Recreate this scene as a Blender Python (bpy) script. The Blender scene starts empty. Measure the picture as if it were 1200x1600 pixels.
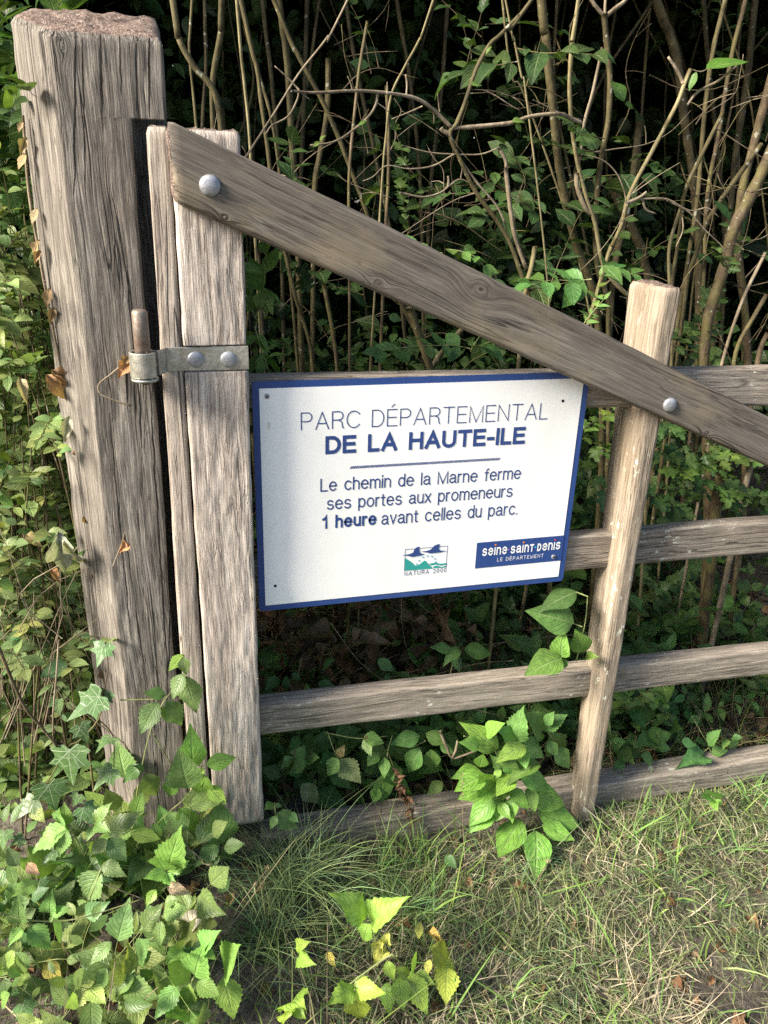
import bpy, math, random
import numpy as np
from mathutils import Matrix, Vector

sc = bpy.context.scene
COL = sc.collection
rng = np.random.default_rng(11)
random.seed(11)

# ------------------------------------------------------------------ camera
# measured from the gate itself: upright lines meet at one point, rails at another
FPX, HCAM = 1245.0, 1.35
ax = np.array([4838., -354., FPX]); dn = np.array([-102., 2985., FPX])
ax /= np.linalg.norm(ax); dn -= ax * (ax @ dn); dn /= np.linalg.norm(dn); fw = np.cross(ax, dn)


def ray(px, py):
    v = np.array([px - 600., py - 800., FPX])
    return np.array([ax @ v, fw @ v, -(dn @ v)])


_d = ray(412, 1285)
CAM = -_d * HCAM / (-_d[2])


def at(px, py, Y=0.0):
    d = ray(px, py)
    return CAM + d * (Y - CAM[1]) / d[1]


def atz(px, py, Z=0.0):
    d = ray(px, py)
    return CAM + d * (Z - CAM[2]) / d[2]


def atr(px, py, dist):
    d = ray(px, py)
    return CAM + d / np.linalg.norm(d) * dist


cd = bpy.data.cameras.new('camera'); cam = bpy.data.objects.new('camera', cd); COL.objects.link(cam)
right = np.array([ax[0], fw[0], -dn[0]]); down = np.array([ax[1], fw[1], -dn[1]]); fwd = np.array([ax[2], fw[2], -dn[2]])
M4 = Matrix.Identity(4)
for i in range(3):
    M4[i][0] = right[i]; M4[i][1] = -down[i]; M4[i][2] = -fwd[i]; M4[i][3] = CAM[i]
cam.matrix_world = M4
cd.sensor_fit = 'VERTICAL'; cd.sensor_height = 36.0; cd.lens = 36.0 * FPX / 1600.0
cd.clip_start = 0.02; cd.clip_end = 400
sc.camera = cam

# ------------------------------------------------------------------ sky and sun
SUN_AZ, SUN_EL = 77.0, 34.0            # degrees to the left of the gate's front normal, height
sd = np.array([-math.sin(math.radians(SUN_AZ)) * math.cos(math.radians(SUN_EL)),
               -math.cos(math.radians(SUN_AZ)) * math.cos(math.radians(SUN_EL)), math.sin(math.radians(SUN_EL))])
w = bpy.data.worlds.new('World'); sc.world = w; w.use_nodes = True
nt = w.node_tree; bg = nt.nodes['Background']
sky = nt.nodes.new('ShaderNodeTexSky'); sky.sky_type = 'NISHITA'; sky.sun_disc = False
sky.sun_elevation = math.radians(SUN_EL); sky.sun_rotation = math.atan2(sd[0], sd[1])
sky.dust_density = 2.0; sky.ozone_density = 0.6
nt.links.new(sky.outputs[0], bg.inputs[0]); bg.inputs[1].default_value = 0.088
ld = bpy.data.lights.new('sun', 'SUN'); ld.energy = 4.6; ld.angle = math.radians(20); ld.color = (1.0, 0.91, 0.77)
lo = bpy.data.objects.new('sun', ld); COL.objects.link(lo)
lo.rotation_euler = Vector(sd).to_track_quat('Z', 'Y').to_euler(); lo.location = (-4, -3, 5)
sc.view_settings.view_transform = 'Standard'; sc.view_settings.look = 'None'
sc.cycles.use_denoising = False; sc.cycles.sample_clamp_indirect = 3.0
sc.view_settings.exposure = 1.55; sc.view_settings.gamma = 1.0


# ------------------------------------------------------------------ helpers
def vnoise(p, seed=0):
    """smooth value noise, p (n,3) -> (-1,1)"""
    p = np.asarray(p, float) + seed * 17.31
    i = np.floor(p).astype(np.int64); f = p - i; f = f * f * (3 - 2 * f)

    def h(a, b, c):
        n = (a * 374761393 + b * 668265263 + c * 2147483647 + seed * 144665) & 0xffffffff
        n = ((n ^ (n >> 13)) * 1274126177) & 0xffffffff
        n = ((n ^ (n >> 16)) * 2246822519) & 0xffffffff
        return ((n ^ (n >> 15)) & 0xffff) / 32767.5 - 1
    r = 0
    for dx in (0, 1):
        for dy in (0, 1):
            for dz in (0, 1):
                r = r + h(i[:, 0] + dx, i[:, 1] + dy, i[:, 2] + dz) * \
                    (f[:, 0] if dx else 1 - f[:, 0]) * (f[:, 1] if dy else 1 - f[:, 1]) * (f[:, 2] if dz else 1 - f[:, 2])
    return r


WM = {}


def tag(o, label=None, cat=None, group=None, kind=None):
    if label: o['label'] = label
    if cat: o['category'] = cat
    if group: o['group'] = group
    if kind: o['kind'] = kind
    return o


def thing(name, label, cat, loc=(0, 0, 0), group=None):
    o = bpy.data.objects.new(name, None); COL.objects.link(o); o.location = Vector(loc)
    o.empty_display_size = 0.05
    WM[o.name] = Matrix.Translation(Vector(loc))
    return tag(o, label, cat, group)


def place(o, M, parent=None):
    WM[o.name] = M.copy()
    if parent is not None:
        o.parent = parent
        M = WM[parent.name].inverted() @ M
    o.matrix_basis = M
    return o


def mesh_np(name, V, F, mat, parent=None, UV=None, COLR=None, smooth=True, M=None, bevel=None, fmat=None):
    """V (n,3); F list of arrays (m,k) of the same vertex numbering; UV / COLR per vertex"""
    me = bpy.data.meshes.new(name)
    V = np.asarray(V, np.float32)
    if not isinstance(F, (list, tuple)) or (len(F) and np.ndim(F[0]) != 2):
        F = [np.asarray([q for q in F if len(q) == k]) for k in sorted({len(q) for q in F})]
    F = [np.asarray(x, np.int32) for x in F if len(x)]
    me.vertices.add(len(V)); me.vertices.foreach_set('co', V.ravel())
    idx = np.concatenate([x.ravel() for x in F]) if F else np.zeros(0, np.int32)
    tot = np.concatenate([np.full(len(x), x.shape[1], np.int32) for x in F])
    st = np.concatenate([[0], np.cumsum(tot)[:-1]]).astype(np.int32)
    me.loops.add(len(idx)); me.loops.foreach_set('vertex_index', idx)
    me.polygons.add(len(tot)); me.polygons.foreach_set('loop_start', st); me.polygons.foreach_set('loop_total', tot)
    me.polygons.foreach_set('use_smooth', np.full(len(tot), smooth))
    if UV is not None:
        l = me.uv_layers.new(name='UVMap'); l.data.foreach_set('uv', np.asarray(UV, np.float32)[idx].ravel())
    if COLR is not None:
        a = me.color_attributes.new('tint', 'FLOAT_COLOR', 'POINT')
        c = np.ones((len(V), 4), np.float32); c[:, :3] = COLR; a.data.foreach_set('color', c.ravel())
    for m in (mat if isinstance(mat, (list, tuple)) else [mat]):
        me.materials.append(m)
    if fmat is not None:
        me.polygons.foreach_set('material_index', np.asarray(fmat, np.int32))
    me.update(calc_edges=True); me.validate()
    o = bpy.data.objects.new(name, me); COL.objects.link(o)
    place(o, M if M is not None else Matrix.Identity(4), parent)
    if M is None and parent is not None:
        pass
    return o


def recentre(V):
    c = V.mean(0)
    return V - c, Matrix.Translation(Vector(c))


# ------------------------------------------------------------------ materials
def newmat(name):
    m = bpy.data.materials.new(name); m.use_nodes = True
    n = m.node_tree.nodes; l = m.node_tree.links
    return m, n, l, n['Principled BSDF']


def N(n, typ, **kw):
    x = n.new('ShaderNode' + typ)
    for k, v in kw.items():
        if k in ('operation', 'blend_type', 'noise_dimensions', 'data_type', 'attribute_name', 'feature', 'wave_type',
                 'bands_direction', 'use_clamp', 'clamp', 'interpolation_type', 'vector_type'):
            setattr(x, k, v)
        else:
            x.inputs[k].default_value = v
    return x


def ramp(n, l, src, stops):
    r = n.new('ShaderNodeValToRGB'); e = r.color_ramp.elements
    while len(e) < len(stops): e.new(0.5)
    for i, (p, c) in enumerate(stops):
        e[i].position = p; e[i].color = (*c, 1) if len(c) == 3 else c
    l.new(src, r.inputs[0]); return r.outputs[0]


def mathn(n, l, op, a, b=None, clamp=False):
    x = n.new('ShaderNodeMath'); x.operation = op; x.use_clamp = clamp
    for i, v in enumerate((a, b)):
        if v is None: continue
        if isinstance(v, (int, float)): x.inputs[i].default_value = v
        else: l.new(v, x.inputs[i])
    return x.outputs[0]


def mixc(n, l, fac, a, b, mode='MIX'):
    x = n.new('ShaderNodeMix'); x.data_type = 'RGBA'; x.blend_type = mode
    for s, v in ((x.inputs[0], fac), (x.inputs[6], a), (x.inputs[7], b)):
        if isinstance(v, (int, float)): s.default_value = v
        elif isinstance(v, tuple): s.default_value = (*v, 1) if len(v) == 3 else v
        else: l.new(v, s)
    return x.outputs[2]


def noise_at(n, l, vec, scale, detail=3, rough=0.55, dist=0.0):
    x = n.new('ShaderNodeTexNoise'); x.inputs['Scale'].default_value = scale
    x.inputs['Detail'].default_value = detail; x.inputs['Roughness'].default_value = rough
    x.inputs['Distortion'].default_value = dist
    if vec is not None: l.new(vec, x.inputs['Vector'])
    return x.outputs['Fac']


def vscale(n, l, vec, s):
    x = n.new('ShaderNodeVectorMath'); x.operation = 'MULTIPLY'; l.new(vec, x.inputs[0]); x.inputs[1].default_value = s
    return x.outputs[0]


def vadd(n, l, a, b):
    x = n.new('ShaderNodeVectorMath'); x.operation = 'ADD'
    for i, v in enumerate((a, b)):
        if isinstance(v, tuple): x.inputs[i].default_value = v
        else: l.new(v, x.inputs[i])
    return x.outputs[0]


def wood(name, dark, mid, light, knots=(), fibre=230., wavy=0.010, crack=0.5, relief=1.0, lichen=0.0, patch=None, patch_amt=0.0,
         contrast=1.0, checks=()):
    """weathered timber, grain along local X; knots = (x, y, radius)"""
    m, n, l, b = newmat(name)
    tc = n.new('ShaderNodeTexCoord'); P = tc.outputs['Object']
    oi = n.new('ShaderNodeObjectInfo')
    off = n.new('ShaderNodeCombineXYZ'); l.new(mathn(n, l, 'MULTIPLY', oi.outputs['Random'], 31.0), off.inputs[0])
    l.new(mathn(n, l, 'MULTIPLY', oi.outputs['Random'], 17.0), off.inputs[2])
    # grain wanders: low-frequency sideways warp
    wn = n.new('ShaderNodeTexNoise'); wn.inputs['Scale'].default_value = 1; wn.inputs['Detail'].default_value = 2
    l.new(vadd(n, l, vscale(n, l, P, (2.6, 5., 5.)), off.outputs[0]), wn.inputs['Vector'])
    wv = n.new('ShaderNodeVectorMath'); wv.operation = 'SUBTRACT'; l.new(wn.outputs['Color'], wv.inputs[0]); wv.inputs[1].default_value = (.5, .5, .5)
    P2 = vadd(n, l, P, vscale(n, l, wv.outputs[0], (0, wavy * 4, wavy * 4)))
    wn2 = n.new('ShaderNodeTexNoise'); wn2.inputs['Scale'].default_value = 1; wn2.inputs['Detail'].default_value = 2
    l.new(vadd(n, l, vscale(n, l, P, (22., 60., 60.)), off.outputs[0]), wn2.inputs['Vector'])
    wv2 = n.new('ShaderNodeVectorMath'); wv2.operation = 'SUBTRACT'; l.new(wn2.outputs['Color'], wv2.inputs[0]); wv2.inputs[1].default_value = (.5, .5, .5)
    P2 = vadd(n, l, P2, vscale(n, l, wv2.outputs[0], (0, wavy * .28, wavy * .28)))
    kmask = None
    for (kx, ky, kr) in knots:
        d = n.new('ShaderNodeVectorMath'); d.operation = 'SUBTRACT'; l.new(P, d.inputs[0]); d.inputs[1].default_value = (kx, ky, 0)
        dd = vscale(n, l, d.outputs[0], (0.75, 1.0, 0))
        ln = n.new('ShaderNodeVectorMath'); ln.operation = 'LENGTH'; l.new(dd, ln.inputs[0])
        g = mathn(n, l, 'EXPONENT', mathn(n, l, 'MULTIPLY', mathn(n, l, 'POWER', mathn(n, l, 'DIVIDE', ln.outputs['Value'], kr * 2.2), 2.0), -1.0))
        # push the grain aside round the knot and blend to rings
        sx = n.new('ShaderNodeSeparateXYZ'); l.new(d.outputs[0], sx.inputs[0])
        push = n.new('ShaderNodeCombineXYZ')
        l.new(mathn(n, l, 'MULTIPLY', g, mathn(n, l, 'SUBTRACT', ln.outputs['Value'], sx.outputs[1])), push.inputs[1])
        P2 = vadd(n, l, P2, push.outputs[0])
        k1 = mathn(n, l, 'LESS_THAN', mathn(n, l, 'ADD', ln.outputs['Value'], mathn(n, l, 'MULTIPLY', noise_at(n, l, P, 260, 2), kr * .5)), kr * .55)
        kmask = k1 if kmask is None else mathn(n, l, 'MAXIMUM', kmask, k1)
    Pg = vadd(n, l, P2, off.outputs[0])
    f1 = noise_at(n, l, vscale(n, l, Pg, (fibre * .022, fibre, fibre)), 1.0, 4, .72)
    f2 = noise_at(n, l, vscale(n, l, Pg, (fibre * .012, fibre * .3, fibre * .3)), 1.0, 3, .6)
    f3 = noise_at(n, l, vscale(n, l, Pg, (fibre * .07, fibre * 3.2, fibre * 3.2)), 1.0, 3, .65)
    big = noise_at(n, l, vscale(n, l, Pg, (2.2, 13., 13.)), 1.0, 3, .55)
    g = mathn(n, l, 'ADD', mathn(n, l, 'MULTIPLY', f1, .46), mathn(n, l, 'ADD', mathn(n, l, 'MULTIPLY', f2, .20), mathn(n, l, 'MULTIPLY', f3, .34)))
    s = .125 / contrast
    col = ramp(n, l, g, [(.5 - s, dark), (.5, mid), (.5 + s * .9, light)])
    col = mixc(n, l, mathn(n, l, 'MULTIPLY', ramp(n, l, big, [(.3, (1, 1, 1)), (.6, (0, 0, 0))]), .55), col, mixc(n, l, 1.0, col, (.62, .58, .57), 'MULTIPLY'))
    # drying checks: thin dark lines along the grain
    cn = noise_at(n, l, vscale(n, l, Pg, (.9, 38., 38.)), 1.0, 2.5, .5)
    line = mathn(n, l, 'ABSOLUTE', mathn(n, l, 'SUBTRACT', cn, .5))
    gate = ramp(n, l, noise_at(n, l, vscale(n, l, vadd(n, l, Pg, (3.3, 1.7, .4)), (2., 16., 16.)), 1.0, 2), [(.49, (0, 0, 0)), (.57, (1, 1, 1))])
    cr = mathn(n, l, 'MULTIPLY', ramp(n, l, line, [(.0, (1, 1, 1)), (.020, (0, 0, 0))]), mathn(n, l, 'MULTIPLY', gate, crack))
    # single long drying checks: (x0, y0, x1, y1, half width)
    sp_ = n.new('ShaderNodeSeparateXYZ'); l.new(P, sp_.inputs[0])
    for (x0, y0, x1, y1, hw) in checks:
        t = mathn(n, l, 'DIVIDE', mathn(n, l, 'SUBTRACT', sp_.outputs[0], x0), x1 - x0)
        wig = mathn(n, l, 'MULTIPLY', mathn(n, l, 'SUBTRACT', noise_at(n, l, vscale(n, l, P, (14., 2., 2.)), 1.0, 3), .5), .011)
        yy = mathn(n, l, 'ADD', mathn(n, l, 'MULTIPLY', t, y1 - y0), y0)
        dst = mathn(n, l, 'ABSOLUTE', mathn(n, l, 'ADD', mathn(n, l, 'SUBTRACT', sp_.outputs[1], yy), wig))
        tap = mathn(n, l, 'MULTIPLY', mathn(n, l, 'POWER', mathn(n, l, 'MAXIMUM', mathn(n, l, 'MULTIPLY', mathn(n, l, 'MULTIPLY', t, mathn(n, l, 'SUBTRACT', 1.0, t)), 4.0), 0.0), .5), hw)
        inside = mathn(n, l, 'MULTIPLY', mathn(n, l, 'LESS_THAN', dst, tap), mathn(n, l, 'GREATER_THAN', sp_.outputs[2], -.03))
        cr = mathn(n, l, 'MAXIMUM', cr, inside)
    col = mixc(n, l, cr, col, tuple(c * .22 for c in dark))
    # fine splits between the fibres
    fn = noise_at(n, l, vscale(n, l, vadd(n, l, Pg, (.7, 2.1, 5.)), (3.0, 85., 85.)), 1.0, 2.5, .55)
    fl = ramp(n, l, mathn(n, l, 'ABSOLUTE', mathn(n, l, 'SUBTRACT', fn, .5)), [(.0, (1, 1, 1)), (.022, (0, 0, 0))])
    fgate = ramp(n, l, noise_at(n, l, vscale(n, l, vadd(n, l, Pg, (6.3, .7, 1.4)), (4., 20., 20.)), 1.0, 2), [(.44, (0, 0, 0)), (.56, (1, 1, 1))])
    fl = mathn(n, l, 'MULTIPLY', mathn(n, l, 'MULTIPLY', fl, fgate), .75)
    col = mixc(n, l, fl, col, tuple(c * .55 for c in dark))
    if patch is not None:
        pm = ramp(n, l, noise_at(n, l, vscale(n, l, P, (5., 11., 11.)), 1.0, 4, .6), [(.5, (0, 0, 0)), (.68, (1, 1, 1))])
        col = mixc(n, l, mathn(n, l, 'MULTIPLY', pm, patch_amt), col, patch)
    if lichen > 0:
        lm = mathn(n, l, 'MULTIPLY', ramp(n, l, noise_at(n, l, vscale(n, l, vadd(n, l, P, off.outputs[0]), (1., 2.0, 2.0)), 38., 3, .6), [(.62, (0, 0, 0)), (.66, (1, 1, 1))]),
                   ramp(n, l, noise_at(n, l, vadd(n, l, P, off.outputs[0]), 7., 2), [(.5, (0, 0, 0)), (.62, (1, 1, 1))]))
        col = mixc(n, l, mathn(n, l, 'MULTIPLY', lm, lichen), col, (.58, .60, .50))
    if kmask is not None:
        col = mixc(n, l, mathn(n, l, 'MULTIPLY', kmask, .6), col, tuple(c * .5 for c in dark))
    l.new(col, b.inputs['Base Color'])
    b.inputs['Roughness'].default_value = .85; b.inputs['Specular IOR Level'].default_value = .25
    hgt = mathn(n, l, 'SUBTRACT', mathn(n, l, 'ADD', g, mathn(n, l, 'MULTIPLY', big, .3)), mathn(n, l, 'ADD', mathn(n, l, 'MULTIPLY', cr, 1.0), mathn(n, l, 'MULTIPLY', fl, .4)))
    bp = n.new('ShaderNodeBump'); bp.inputs['Strength'].default_value = .9; bp.inputs['Distance'].default_value = .0034 * relief
    l.new(hgt, bp.inputs['Height']); l.new(bp.outputs[0], b.inputs['Normal'])
    return m


def endgrain(name, dark, mid, light):
    m, n, l, b = newmat(name)
    tc = n.new('ShaderNodeTexCoord'); P = tc.outputs['Object']
    a = noise_at(n, l, P, 95., 4, .7); c = noise_at(n, l, P, 320., 3, .7)
    g = mathn(n, l, 'ADD', mathn(n, l, 'MULTIPLY', a, .55), mathn(n, l, 'MULTIPLY', c, .45))
    l.new(ramp(n, l, g, [(.36, dark), (.5, mid), (.62, light)]), b.inputs['Base Color'])
    b.inputs['Roughness'].default_value = .95
    bp = n.new('ShaderNodeBump'); bp.inputs['Distance'].default_value = .012; bp.inputs['Strength'].default_value = 1
    l.new(g, bp.inputs['Height']); l.new(bp.outputs[0], b.inputs['Normal'])
    return m


def bark(name, dark, mid, light, scale=1.0, spots=.5, moss=None):
    m, n, l, b = newmat(name)
    tc = n.new('ShaderNodeTexCoord'); P = tc.outputs['Object']
    a = noise_at(n, l, vscale(n, l, P, (1, 1, .35)), 70 * scale, 4, .65); c = noise_at(n, l, P, 14 * scale, 3, .6)
    g = mathn(n, l, 'ADD', mathn(n, l, 'MULTIPLY', a, .5), mathn(n, l, 'MULTIPLY', c, .5))
    col = ramp(n, l, g, [(.36, dark), (.5, mid), (.66, light)])
    sp = ramp(n, l, noise_at(n, l, P, 48 * scale, 2, .5), [(.66, (0, 0, 0)), (.70, (1, 1, 1))])
    col = mixc(n, l, mathn(n, l, 'MULTIPLY', sp, spots), col, (.42, .43, .36))
    if moss:
        mm = ramp(n, l, noise_at(n, l, P, 9, 4, .6), [(.48, (0, 0, 0)), (.6, (1, 1, 1))])
        col = mixc(n, l, mathn(n, l, 'MULTIPLY', mm, .6), col, moss)
    l.new(col, b.inputs['Base Color']); b.inputs['Roughness'].default_value = .75
    b.inputs['Specular IOR Level'].default_value = .3
    bp = n.new('ShaderNodeBump'); bp.inputs['Distance'].default_value = .004; l.new(g, bp.inputs['Height']); l.new(bp.outputs[0], b.inputs['Normal'])
    return m


def leafmat(name, veins='pinnate', vein_col=(.30, .38, .20), vein_amt=.35, nv=7., slope=.55, trans=.30, rough=.42, bump=.004, spots=0.0):
    m, n, l, b = newmat(name)
    at_ = n.new('ShaderNodeAttribute'); at_.attribute_name = 'tint'
    uv = n.new('ShaderNodeUVMap'); uv.uv_map = 'UVMap'
    s = n.new('ShaderNodeSeparateXYZ'); l.new(uv.outputs[0], s.inputs[0])
    u = mathn(n, l, 'MULTIPLY', mathn(n, l, 'SUBTRACT', s.outputs[0], .5), 2.0); v = s.outputs[1]
    au = mathn(n, l, 'ABSOLUTE', u)
    if veins == 'pinnate':
        t = mathn(n, l, 'MULTIPLY', mathn(n, l, 'SUBTRACT', v, mathn(n, l, 'MULTIPLY', mathn(n, l, 'POWER', au, 1.3), slope * .45)), nv)
        tri = mathn(n, l, 'ABSOLUTE', mathn(n, l, 'SUBTRACT', mathn(n, l, 'FRACT', t), .5))       # .5 at vein
        side = ramp(n, l, tri, [(.36, (0, 0, 0)), (.49, (1, 1, 1))])
        mid = ramp(n, l, au, [(.03, (1, 1, 1)), (.10, (0, 0, 0))])
        vm = mathn(n, l, 'MAXIMUM', mathn(n, l, 'MULTIPLY', side, .8), mid)
        hh = mathn(n, l, 'SUBTRACT', 0.5, mathn(n, l, 'MULTIPLY', vm, .5))
    else:   # ivy: palmate veins from the base, uv is planar
        y = mathn(n, l, 'SUBTRACT', v, .12)
        ang = mathn(n, l, 'ARCTAN2', u, y)
        k = mathn(n, l, 'MULTIPLY', ang, 1.0 / math.radians(43))
        tri = mathn(n, l, 'ABSOLUTE', mathn(n, l, 'SUBTRACT', mathn(n, l, 'FRACT', mathn(n, l, 'ADD', k, .5)), .5))
        ln = mathn(n, l, 'SQRT', mathn(n, l, 'ADD', mathn(n, l, 'MULTIPLY', u, u), mathn(n, l, 'MULTIPLY', y, y)))
        main = ramp(n, l, mathn(n, l, 'MULTIPLY', tri, ln), [(.004, (1, 1, 1)), (.017, (0, 0, 0))])
        vo = n.new('ShaderNodeTexVoronoi'); vo.feature = 'DISTANCE_TO_EDGE'; vo.inputs['Scale'].default_value = 6
        l.new(uv.outputs[0], vo.inputs['Vector'])
        net = ramp(n, l, vo.outputs['Distance'], [(.0, (1, 1, 1)), (.05, (0, 0, 0))])
        vm = mathn(n, l, 'MAXIMUM', main, mathn(n, l, 'MULTIPLY', net, .45))
        hh = mathn(n, l, 'MULTIPLY', vm, -.5)
    tc = n.new('ShaderNodeTexCoord')
    mot = noise_at(n, l, tc.outputs['Object'], 60., 3, .6)
    base = mixc(n, l, 1.0, at_.outputs['Color'], ramp(n, l, mot, [(.3, (.72, .74, .70)), (.7, (1.25, 1.22, 1.2))]), 'MULTIPLY')
    vc = mixc(n, l, .5, base, vein_col)
    col = mixc(n, l, mathn(n, l, 'MULTIPLY', vm, vein_amt), base, vc if veins == 'pinnate' else vein_col)
    if spots:
        sm = ramp(n, l, noise_at(n, l, tc.outputs['Object'], 45., 3, .6), [(.60, (0, 0, 0)), (.66, (1, 1, 1))])
        col = mixc(n, l, mathn(n, l, 'MULTIPLY', sm, spots), col, (.16, .09, .05))
    l.new(col, b.inputs['Base Color']); b.inputs['Roughness'].default_value = rough; b.inputs['Specular IOR Level'].default_value = .35
    bp = n.new('ShaderNodeBump'); bp.inputs['Distance'].default_value = bump; bp.inputs['Strength'].default_value = .8
    l.new(hh, bp.inputs['Height']); l.new(bp.outputs[0], b.inputs['Normal'])
    tr = n.new('ShaderNodeBsdfTranslucent'); l.new(mixc(n, l, 1.0, col, (1.25, 1.35, .6), 'MULTIPLY'), tr.inputs['Color'])
    mx = n.new('ShaderNodeMixShader'); mx.inputs[0].default_value = trans
    l.new(b.outputs[0], mx.inputs[1]); l.new(tr.outputs[0], mx.inputs[2])
    l.new(mx.outputs[0], n['Material Output'].inputs['Surface'])
    return m


def tintmat(name, rough=.7, trans=.25):
    m, n, l, b = newmat(name)
    a = n.new('ShaderNodeAttribute'); a.attribute_name = 'tint'
    l.new(a.outputs['Color'], b.inputs['Base Color']); b.inputs['Roughness'].default_value = rough; b.inputs['Specular IOR Level'].default_value = .25
    tr = n.new('ShaderNodeBsdfTranslucent'); l.new(a.outputs['Color'], tr.inputs['Color'])
    mx = n.new('ShaderNodeMixShader'); mx.inputs[0].default_value = trans
    l.new(b.outputs[0], mx.inputs[1]); l.new(tr.outputs[0], mx.inputs[2]); l.new(mx.outputs[0], n['Material Output'].inputs['Surface'])
    return m


def metal(name, c1, c2, metallic=.75, rough=.42, rust=None, rust_amt=0.0, scale=60.):
    m, n, l, b = newmat(name)
    tc = n.new('ShaderNodeTexCoord'); P = tc.outputs['Object']
    a = noise_at(n, l, P, scale, 4, .65); d = noise_at(n, l, P, scale * 4, 3, .6)
    col = ramp(n, l, a, [(.35, c1), (.65, c2)])
    if rust:
        rm = ramp(n, l, noise_at(n, l, P, scale * .7, 4, .7), [(.5 - rust_amt * .3, (0, 0, 0)), (.62, (1, 1, 1))])
        col = mixc(n, l, mathn(n, l, 'MULTIPLY', rm, rust_amt), col, rust)
        l.new(mathn(n, l, 'MULTIPLY', mathn(n, l, 'SUBTRACT', 1.0, mathn(n, l, 'MULTIPLY', rm, rust_amt)), metallic), b.inputs['Metallic'])
    else:
        b.inputs['Metallic'].default_value = metallic
    l.new(col, b.inputs['Base Color'])
    l.new(mathn(n, l, 'ADD', rough - .12, mathn(n, l, 'MULTIPLY', d, .25)), b.inputs['Roughness'])
    bp = n.new('ShaderNodeBump'); bp.inputs['Distance'].default_value = .0012; l.new(a, bp.inputs['Height']); l.new(bp.outputs[0], b.inputs['Normal'])
    return m


def flat(name, col, rough=.4, spec=.4, dirt=None, dirt_amt=.0):
    m, n, l, b = newmat(name)
    b.inputs['Roughness'].default_value = rough; b.inputs['Specular IOR Level'].default_value = spec
    tc = n.new('ShaderNodeTexCoord'); P = tc.outputs['Object']
    nz = noise_at(n, l, P, 40., 3, .6)
    c = mixc(n, l, 1.0, col, ramp(n, l, nz, [(.3, (.975, .975, .975)), (.7, (1.01, 1.01, 1.01))]), 'MULTIPLY')
    if dirt:
        a = ramp(n, l, noise_at(n, l, vscale(n, l, P, (1., 1., .35)), 6., 5, .65), [(.48, (0, 0, 0)), (.75, (1, 1, 1))])
        s = ramp(n, l, noise_at(n, l, P, 110., 2, .5), [(.70, (0, 0, 0)), (.76, (1, 1, 1))])
        c = mixc(n, l, mathn(n, l, 'MULTIPLY', a, dirt_amt), c, dirt)
        c = mixc(n, l, mathn(n, l, 'MULTIPLY', s, dirt_amt * .7), c, dirt)
    l.new(c, b.inputs['Base Color'])
    return m


def pchk(a, b, hw):      # a check on the post's front face, from pixel a to pixel b
    A, B = at(*a, .018), at(*b, .018)
    return (A[2] + .35, -(A[0] + .2), B[2] + .35, -(B[0] + .2), hw)


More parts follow.
